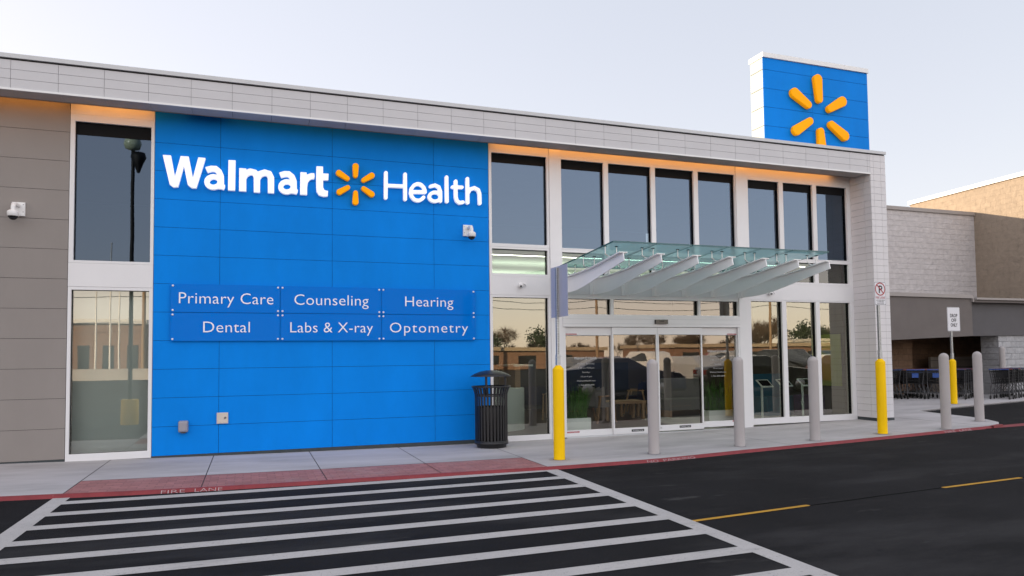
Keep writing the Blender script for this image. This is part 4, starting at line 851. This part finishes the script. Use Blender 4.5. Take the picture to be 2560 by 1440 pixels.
# ================================================================== INSIDE THE GLASS
FZ = .16
def planter(x0, x1, y0, y1, z1, lab, seed):
    t = thing('planter', lab, 'planter', ((x0+x1)/2, (y0+y1)/2, FZ), 'white planters inside the doors'); rnd = random.Random(seed)
    b = MB(); b.box(x0, x1, y0, y1, FZ, z1, M_planter); b.build('pot', t)
    b = MB()
    for k in range(260):
        px, py = rnd.uniform(x0+.04, x1-.04), rnd.uniform(y0+.03, y1-.03); h = rnd.uniform(.38, .74); lx, ly = rnd.gauss(0, .11)+(px-(x0+x1)/2)*.35, rnd.gauss(0, .08); w = rnd.uniform(.004, .009)
        a = rnd.uniform(0, 3.14); wx, wy = w*math.cos(a), w*math.sin(a); pts = [(0, 0, 0), (.2, .2, .45), (.6, .6, .8), (1, 1, 1)]
        v = []
        for i, (fx, fy, fz) in enumerate(pts):
            c = Vector((px+lx*fx, py+ly*fy, z1-.02+h*fz)); s = 1-i/3.2; v += [c-Vector((wx, wy, 0))*s, c+Vector((wx, wy, 0))*s]
        b.add(v, [(0, 1, 3, 2), (2, 3, 5, 4), (4, 5, 7, 6)], M_grass)
    b.build('grass_tuft', t, fix=False)
planter(6.25, 6.88, .40, .62, .475, 'white trough of tall green grass behind the left door pane', 3)
planter(9.68, 10.34, .42, .66, .51, 'white trough of tall green grass behind the right door pane', 4)
# reception desk
t = thing('reception_desk', 'pale curved reception desk behind the glass beside the litter bin', 'desk', (5.6, 2.2, FZ))
b = MB(); pts = [(5.2+.9*math.cos(R(a)), 2.2-.75*math.sin(R(a))) for a in range(-20, 101, 10)]
for (a, c), (d, e) in zip(pts, pts[1:]): b.add([(a, c, FZ), (d, e, FZ), (d, e, 1.0), (a, c, 1.0)], [(0, 1, 2, 3)], M_planter)
b.prism(pts+[(4.7, 2.2)], 'z', 1.0, 1.04, M_planter); b.build('counter', t)
b = MB(); b.box(5.9, 6.02, 2.1, 3.2, 1.04, 1.5, M_wood); b.box(5.85, 6.3, 2.05, 3.2, 1.5, 1.54, M_planter); b.build('screen', t)
def armchair(x, y, rz, lab, m):
    t = thing('armchair', lab, 'chair', (x, y, FZ), 'chairs in the waiting room')
    b = MB(); b.box(x-.3, x+.3, y-.28, y+.3, FZ+.36, FZ+.46, m); b.build('seat', t)
    b = MB(); pr = [(x+.36*math.cos(R(a)), y+.05+.36*math.sin(R(a))) for a in range(0, 181, 20)]
    for (a, c), (d, e) in zip(pr, pr[1:]): b.add([(a, c, FZ+.40), (d, e, FZ+.40), (d, e+.05, FZ+.85), (a, c+.05, FZ+.80)], [(0, 1, 2, 3)], m)
    b.build('backrest', t, fix=False)
    for s in (-1, 1):
        b = MB(); b.bar((x+s*.33, y-.30, FZ), (x+s*.33, y-.15, FZ+.62), .04, .04, M_wood); b.bar((x+s*.33, y+.32, FZ), (x+s*.33, y+.2, FZ+.62), .04, .04, M_wood); b.bar((x+s*.33, y-.2, FZ+.62), (x+s*.33, y+.25, FZ+.62), .05, .03, M_wood); b.build('leg_frame', t)
    t.rotation_euler = (0, 0, rz)
armchair(8.1, 2.6, 1.9, 'grey rounded armchair with angled pale wood legs behind the door glass', M_fabric)
armchair(7.1, 4.2, 2.6, 'dark rounded armchair with wood legs further inside the waiting room', M_navy)
armchair(10.3, 4.6, -2.2, 'dark blue armchair with wood legs at the back of the waiting room', M_navy)
def table(x, y, w, d, h, lab):
    t = thing('coffee_table', lab, 'table', (x, y, FZ), 'low tables in the waiting room')
    b = MB(); b.box(x-w/2, x+w/2, y-d/2, y+d/2, FZ+h-.06, FZ+h, M_wood); b.build('top', t)
    for sx in (-1, 1):
        for sy in (-1, 1): b = MB(); b.box(x+sx*(w/2-.06)-.03, x+sx*(w/2-.06)+.03, y+sy*(d/2-.06)-.03, y+sy*(d/2-.06)+.03, FZ, FZ+h-.06, M_wood); b.build('leg', t)
table(9.0, 3.1, 1.1, .6, .45, 'longer pale wood low table in the waiting room'); table(9.6, 3.9, .6, .5, .38, 'smaller pale wood low table behind the longer one')
t = thing('sofa', 'grey sofa with a square back behind the right door pane', 'sofa', (10.9, 3.2, FZ))
b = MB(); b.box(10.2, 11.7, 2.8, 3.5, FZ+.18, FZ+.45, M_fabric); b.build('seat', t); b = MB(); b.box(10.2, 11.7, 3.5, 3.7, FZ+.18, FZ+.95, M_fabric); b.build('backrest', t)
for x in (10.25, 11.6): b = MB(); b.box(x, x+.05, 2.85, 3.6, FZ, FZ+.18, M_wood); b.build('leg', t)
t = thing('booth_seat', 'blue high backed bench behind the three pane bay', 'bench', (12.9, 2.4, FZ))
b = MB(); b.box(12.2, 13.2, 2.2, 2.35, FZ, FZ+1.05, M_teal); b.build('backrest', t); b = MB(); b.box(12.25, 13.2, 1.7, 2.195, FZ+.05, FZ+.5, M_teal); b.build('seat', t)
b = MB(); b.box(12.95, 13.25, .9, 1.6, FZ, FZ+.55, M_purple); tag(b.build('pouffe'), 'purple square stool behind the middle pane of the bay', 'stool')
for k, x in enumerate((11.45, 12.0, 12.6)):
    t = thing('check_in_tablet', ('white framed tilted tablet in the left pane of the bay', 'white framed tilted tablet in the middle pane of the bay', 'white framed tilted tablet in the right pane of the bay')[k], 'tablet', (x, .9, FZ), 'tablets on stands inside the bay')
    b = MB(); b.tube([(x, .9, FZ), (x, .9, FZ+.9)], .025, M_planter, 10); b.box(x-.15, x+.15, .75, 1.05, FZ, FZ+.02, M_planter); b.build('stand', t)
    b = MB(); b.bar((x-.16, .80, FZ+.88), (x+.16, .80, FZ+.88), .26, .02, M_planter, (0, -.6, .8)); b.build('case', t)
    b = MB(); b.bar((x-.13, .794, FZ+.891), (x+.13, .794, FZ+.891), .20, .006, M_lens, (0, -.6, .8)); b.build('screen', t)

# ================================================================== ACROSS THE CAR PARK (seen mirrored in the glass)
def make_car(suv=False):
    t = thing('parked_car', '', 'car', (0, 0, 0)); b = MB(); W = .9
    if suv: prof = [(-2.3, .45), (-2.32, .95), (-2.2, 1.2), (-1.95, 1.68), (-1.5, 1.76), (.35, 1.74), (1.05, 1.15), (2.1, 1.0), (2.3, .75), (2.3, .4)]
    else: prof = [(-2.35, .42), (-2.38, .85), (-2.25, 1.0), (-1.65, 1.06), (-.95, 1.42), (.2, 1.44), (1.0, 1.02), (2.1, .86), (2.32, .68), (2.32, .35)]
    secs = []
    for i, (x, z) in enumerate(prof):
        w = W*(.80 if z > 1.3 else .97 if z > .9 else 1.0)*(.93 if i in (1, 2, 8) else 1); secs.append([(x, -w, z), (x, -w*.9, z+.02), (x, w*.9, z+.02), (x, w, z)])
    v = [p for s in secs for p in s]; n = len(secs)
    b.add(v, [(4*i+k, 4*i+4+k, 4*i+5+k, 4*i+1+k) for i in range(n-1) for k in range(3)], M_car['grey'], True)
    for s in (0, 3):
        side = [secs[i][s] for i in range(n)]; lo = [(p[0], p[1]*(1.0), .3) for p in (side[0], side[-1])]
        b.add(side+[lo[1], lo[0]], [tuple(range(n+2))], M_car['grey'])
    b.box(-2.3, 2.28, -.86, .86, .22, .4, M_liner)
    body = b.build('body', t)
    b = MB(); hi = [p for p in prof if p[1] > (1.15 if suv else 1.0)]
    zb, zt = (1.18, 1.66) if suv else (1.04, 1.37)
    xs_ = (-1.95, -1.55, .3, .85) if suv else (-1.5, -.92, .15, .8)
    for s in (-1, 1): b.add([(xs_[0], s*(W*.9+.012), zb), (xs_[3], s*(W*.93+.012), zb), (xs_[2], s*(W*.80+.012), zt), (xs_[1], s*(W*.80+.012), zt)], [(0, 1, 2, 3)], M_carglass)
    b.add([(xs_[3]+.12, -.72, zb-.02), (xs_[3]+.12, .72, zb-.02), (xs_[2]+.12, .62, zt+.03), (xs_[2]+.12, -.62, zt+.03)], [(0, 1, 2, 3)], M_carglass)
    b.add([(xs_[0]-.14, -.72, zb), (xs_[0]-.14, .72, zb), (xs_[1]-.14, .62, zt), (xs_[1]-.14, -.62, zt)], [(0, 1, 2, 3)], M_carglass); b.build('glazing', t, fix=False)
    for s in (-1, 1):
        b = MB(); b.box(-2.39, -2.30, s*.62-.17, s*.62+.17, .74, .92, M_tail); b.build('tail_lamp', t)
        b = MB(); b.box(2.22, 2.34, s*.62-.18, s*.62+.18, .62, .76, M_head); b.build('headlight', t)
        for x in (-1.4, 1.42):
            b = MB(); b.lathe([(.2, -.1), (.32, -.1), (.335, -.07), (.335, .07), (.32, .1), (.2, .1)], (0, 0, 0), M_rubber, 22); b.lathe([(0, -.09), (.2, -.1), (.2, .1), (0, .09)], (0, 0, 0), M_rim, 16)
            o = b.build('wheel'); o.data.transform(Matrix.Translation((x, s*.82, .335)) @ Matrix.Rotation(R(90), 4, 'X')); attach(o, t)
    return t
sedan = make_car(); suv = make_car(True); used = {sedan.name: 0, suv.name: 0}
spots = [(7.8, -13.2, 96, 'black', 0), (13.4, -11.4, 10, 'blue', 0), (19.6, -11.2, 14, 'black', 0), (26, -12.5, 98, 'red', 0), (3.6, -16, 95, 'grey', 0),
         (15.5, -19.2, -86, 'grey', 0), (22.4, -19, 92, 'silver', 0), (29, -20, 95, 'black', 1), (33, -21, -88, 'white', 0)]
cols_ = ['white', 'silver', 'black', 'red', 'white', 'grey', 'silver', 'blue']; rc = random.Random(21)
for yy, x0, n in ((-27, 20, 9), (-34, 24, 11), (-43, 30, 13), (-50, 40, 10)):
    for k in range(n):
        if rc.random() < .8: spots.append((x0+k*rc.uniform(3.0, 3.2)*1.15, yy+rc.uniform(-.4, .4), rc.choice((90, -90, 92, -88)) if yy > -45 else rc.choice((2, 182)), rc.choice(cols_), int(rc.random() < .3)))
for i, (x, y, a, c, s) in enumerate(spots):
    src_ = suv if s else sedan
    o = src_ if used[src_.name] == 0 else copy_tree(src_); used[src_.name] += 1
    o.location = (x, y, zs(x)-.04); o.rotation_euler = (0, 0, R(a)); tag(o, f'{c} {"tall" if s else "low"} car in the {"nearest" if y > -17 else "second" if y > -23 else "third" if y > -30 else "fourth" if y > -39 else "fifth" if y > -47 else "last"} parked row mirrored in the glass', None, 'cars parked across the lane')
    for ch in o.children:
        if ch.name.startswith('body'): ch.data = ch.data.copy(); ch.data.materials[0] = M_car[c]
# parking lamp
t = thing('parking_lamp', 'tall lamp on a yellow concrete base mirrored in the left window', 'street lamp', (-2.31, -7.07, .1))
b = MB(); b.lathe([(.20, 0), (.20, .66), (.17, .68), (0, .68)], (-2.31, -7.07, .1), M_yellow, 24); b.build('base', t)
b = MB(); b.tube([(-2.31, -7.07, .75), (-2.31, -7.07, 7.0)], [.05, .04], M_liner, 12); b.build('pole', t)
b = MB(); b.lathe([(.03, 0), (.16, .04), (.2, .16), (.17, .3), (.05, .36)], (-2.31, -7.0, 6.95), M_lamphead, 16); b.lathe([(.03, -.02), (.15, .0), (.18, -.12), (.1, -.3), (.03, -.5)], (-2.18, -7.0, 6.9), M_liner, 16); b.build('head', t)
# utility poles and wires
for i, (x, y, h) in enumerate(((60.9, -60, 11), (38, -62, 10.5), (22, -64, 11), (-9, -62, 11), (84, -58, 11), (8, -66, 11))):
    t = thing('utility_pole', f'weathered utility pole {("far right", "right of centre", "centre", "far left", "beyond the row", "left of centre")[i]} in the mirrored street', 'utility pole', (x, y, 0), 'utility poles along the street')
    b = MB(); b.tube([(x, y, 0), (x, y, h)], [.2, .13], M_pole, 8); b.build('pole', t); b = MB(); b.box(x-1.2, x+1.2, y-.06, y+.06, h-1.0, h-.85, M_pole); b.build('crossarm', t)
b = MB()
for dz, dx in ((0, 0), (0, 1.1), (0, -1.1), (-1.6, 0), (-2.4, 0)):
    pp = [(-60, -61, 10), (-9, -62, 10.2), (8, -66, 10.2), (22, -64, 10.2), (38, -62, 9.8), (60.9, -60, 10.2), (84, -58, 10.2), (130, -56, 10)]
    for (x0, y0, z0), (x1, y1, z1) in zip(pp, pp[1:]):
        b.tube([(x0+(x1-x0)*k/6, y0+(y1-y0)*k/6+dx, z0+(z1-z0)*k/6+dz-2.2*(k/6)*(1-k/6)) for k in range(7)], .03, M_liner, 4, False)
tag(b.build('overhead_wire'), 'sagging overhead wires along the mirrored street', 'wires')
# far buildings
def far_building(name, x0, x1, y0, y1, h, m, lab, roofm, pitch=5, ww=2.4):
    t = thing(name, lab, 'building', ((x0+x1)/2, (y0+y1)/2, 0)); b = MB(); b.box(x0, x1, y0, y1, 0, h, m); b.build('wall', t)
    b = MB(); b.box(x0-.3, x1+.3, y0-.3, y1+.5, h+.004, h+.45, roofm); b.build('roof', t)
    n = int((x1-x0)/pitch)
    for k in range(n):
        xx = x0+pitch*.4+k*pitch; b = MB(); b.box(xx, xx+ww, y1+.002, y1+.05, .8, min(h-.6, 3.4 if pitch < 4 else 2.6), M_carglass); b.build('window', t)
far_building('street_shop', 50, 76, -78, -66, 2.7, M_bldg, 'low brown shop across the mirrored street', M_bldg2)
far_building('street_hall', -30, -10, -84, -70, 5.6, M_bldg, 'brick hall with a pale roof mirrored in the left window', M_whitecap, 2.2, 1.0)
far_building('street_warehouse', 84, 130, -84, -68, 3.6, M_bldg3, 'long pale metal building in the mirrored street', M_bldg3)
far_building('street_store', 20, 44, -84, -72, 2.5, M_bldg, 'small stucco store behind the mirrored cars', M_bldg2)
b = MB(); b.box(-60, 12, -52.4, -52, .1, 1.15, M_conc); tag(b.build('retaining_wall'), 'low sunlit concrete wall mirrored in the left window', 'wall')
for k, (x, h) in enumerate(((-12.2, 9.5), (-11.1, 12), (-10.4, 8.5))):
    b = MB(); b.tube([(x, -58, 0), (x, -58, h)], [.08, .05], M_whitecap, 8); b.lathe([(0, -.1), (.1, 0), (0, .1)], (x, -58, h+.1), M_whitecap, 8)
    tag(b.build('flagpole'), ('shorter white flagpole nearest the hall in the left window', 'tallest white flagpole mirrored in the left window', 'shortest white flagpole beside the mirrored lamp post')[k], 'flagpole', 'flagpoles by the hall')
# bare and evergreen trees
def make_tree(seed, ever):
    rnd = random.Random(seed); t = thing('evergreen_tree' if ever else 'bare_tree', '', 'tree', (0, 0, 0)); b = MB(); tips = []
    def grow(p, d, L, r, n):
        q = p+d*L; b.tube([p, (p+q)/2+Vector((rnd.uniform(-.1, .1)*L, rnd.uniform(-.1, .1)*L, 0)), q], [r, r*.8, r*.6], M_bark, 5 if n > 2 else 3, False)
        if n == 0: tips.append(q); return
        for _ in range(3 if n > 1 else 4):
            dd = (d+Vector((rnd.gauss(0, .5), rnd.gauss(0, .5), rnd.gauss(.12, .25)))).normalized(); grow(q, dd, L*rnd.uniform(.55, .8), r*.55, n-1)
    grow(Vector((0, 0, 0)), Vector((0, 0, 1)), 2.6, .22, 4 if not ever else 3); b.build('trunk', t)
    b = MB()
    for p in tips:
        for _ in range(40 if ever else 16):
            c = p+Vector((rnd.gauss(0, .55), rnd.gauss(0, .55), rnd.gauss(0, .5))) if ever else p
            d = Vector((rnd.gauss(0, 1), rnd.gauss(0, 1), rnd.gauss(.3, 1))).normalized(); s = Vector((rnd.gauss(0, 1), rnd.gauss(0, 1), rnd.gauss(0, 1))).cross(d).normalized()
            L, w = (rnd.uniform(.25, .5), .12) if ever else (rnd.uniform(.6, 1.4), .02); b.add([c-s*w, c+s*w, c+d*L+s*w*.3, c+d*L-s*w*.3], [(0, 1, 2, 3)], M_leaf if ever else M_bark)
    b.build('crown', t, fix=False); return t
kinds = [make_tree(11, False), make_tree(12, False), make_tree(13, True)]; uk = [0, 0, 0]
rnd = random.Random(5)
for i in range(70):
    x = 8+i*2.1+rnd.uniform(-1.2, 1.2); y = rnd.uniform(-104, -87); k = 2 if rnd.random() < .12 else i % 2
    o = kinds[k] if uk[k] == 0 else copy_tree(kinds[k]); uk[k] += 1; s = rnd.uniform(.5, 1.0)*(1.15 if x > 80 else .85)
    o.location = (x, y, 0); o.scale = (s, s, s); o.rotation_euler = (0, 0, rnd.uniform(0, 6)); tag(o, 'leafless winter tree in the mirrored treeline' if k < 2 else 'dark evergreen tree in the mirrored treeline', None, 'bare trees in the mirrored treeline' if k < 2 else 'evergreen trees in the mirrored treeline')
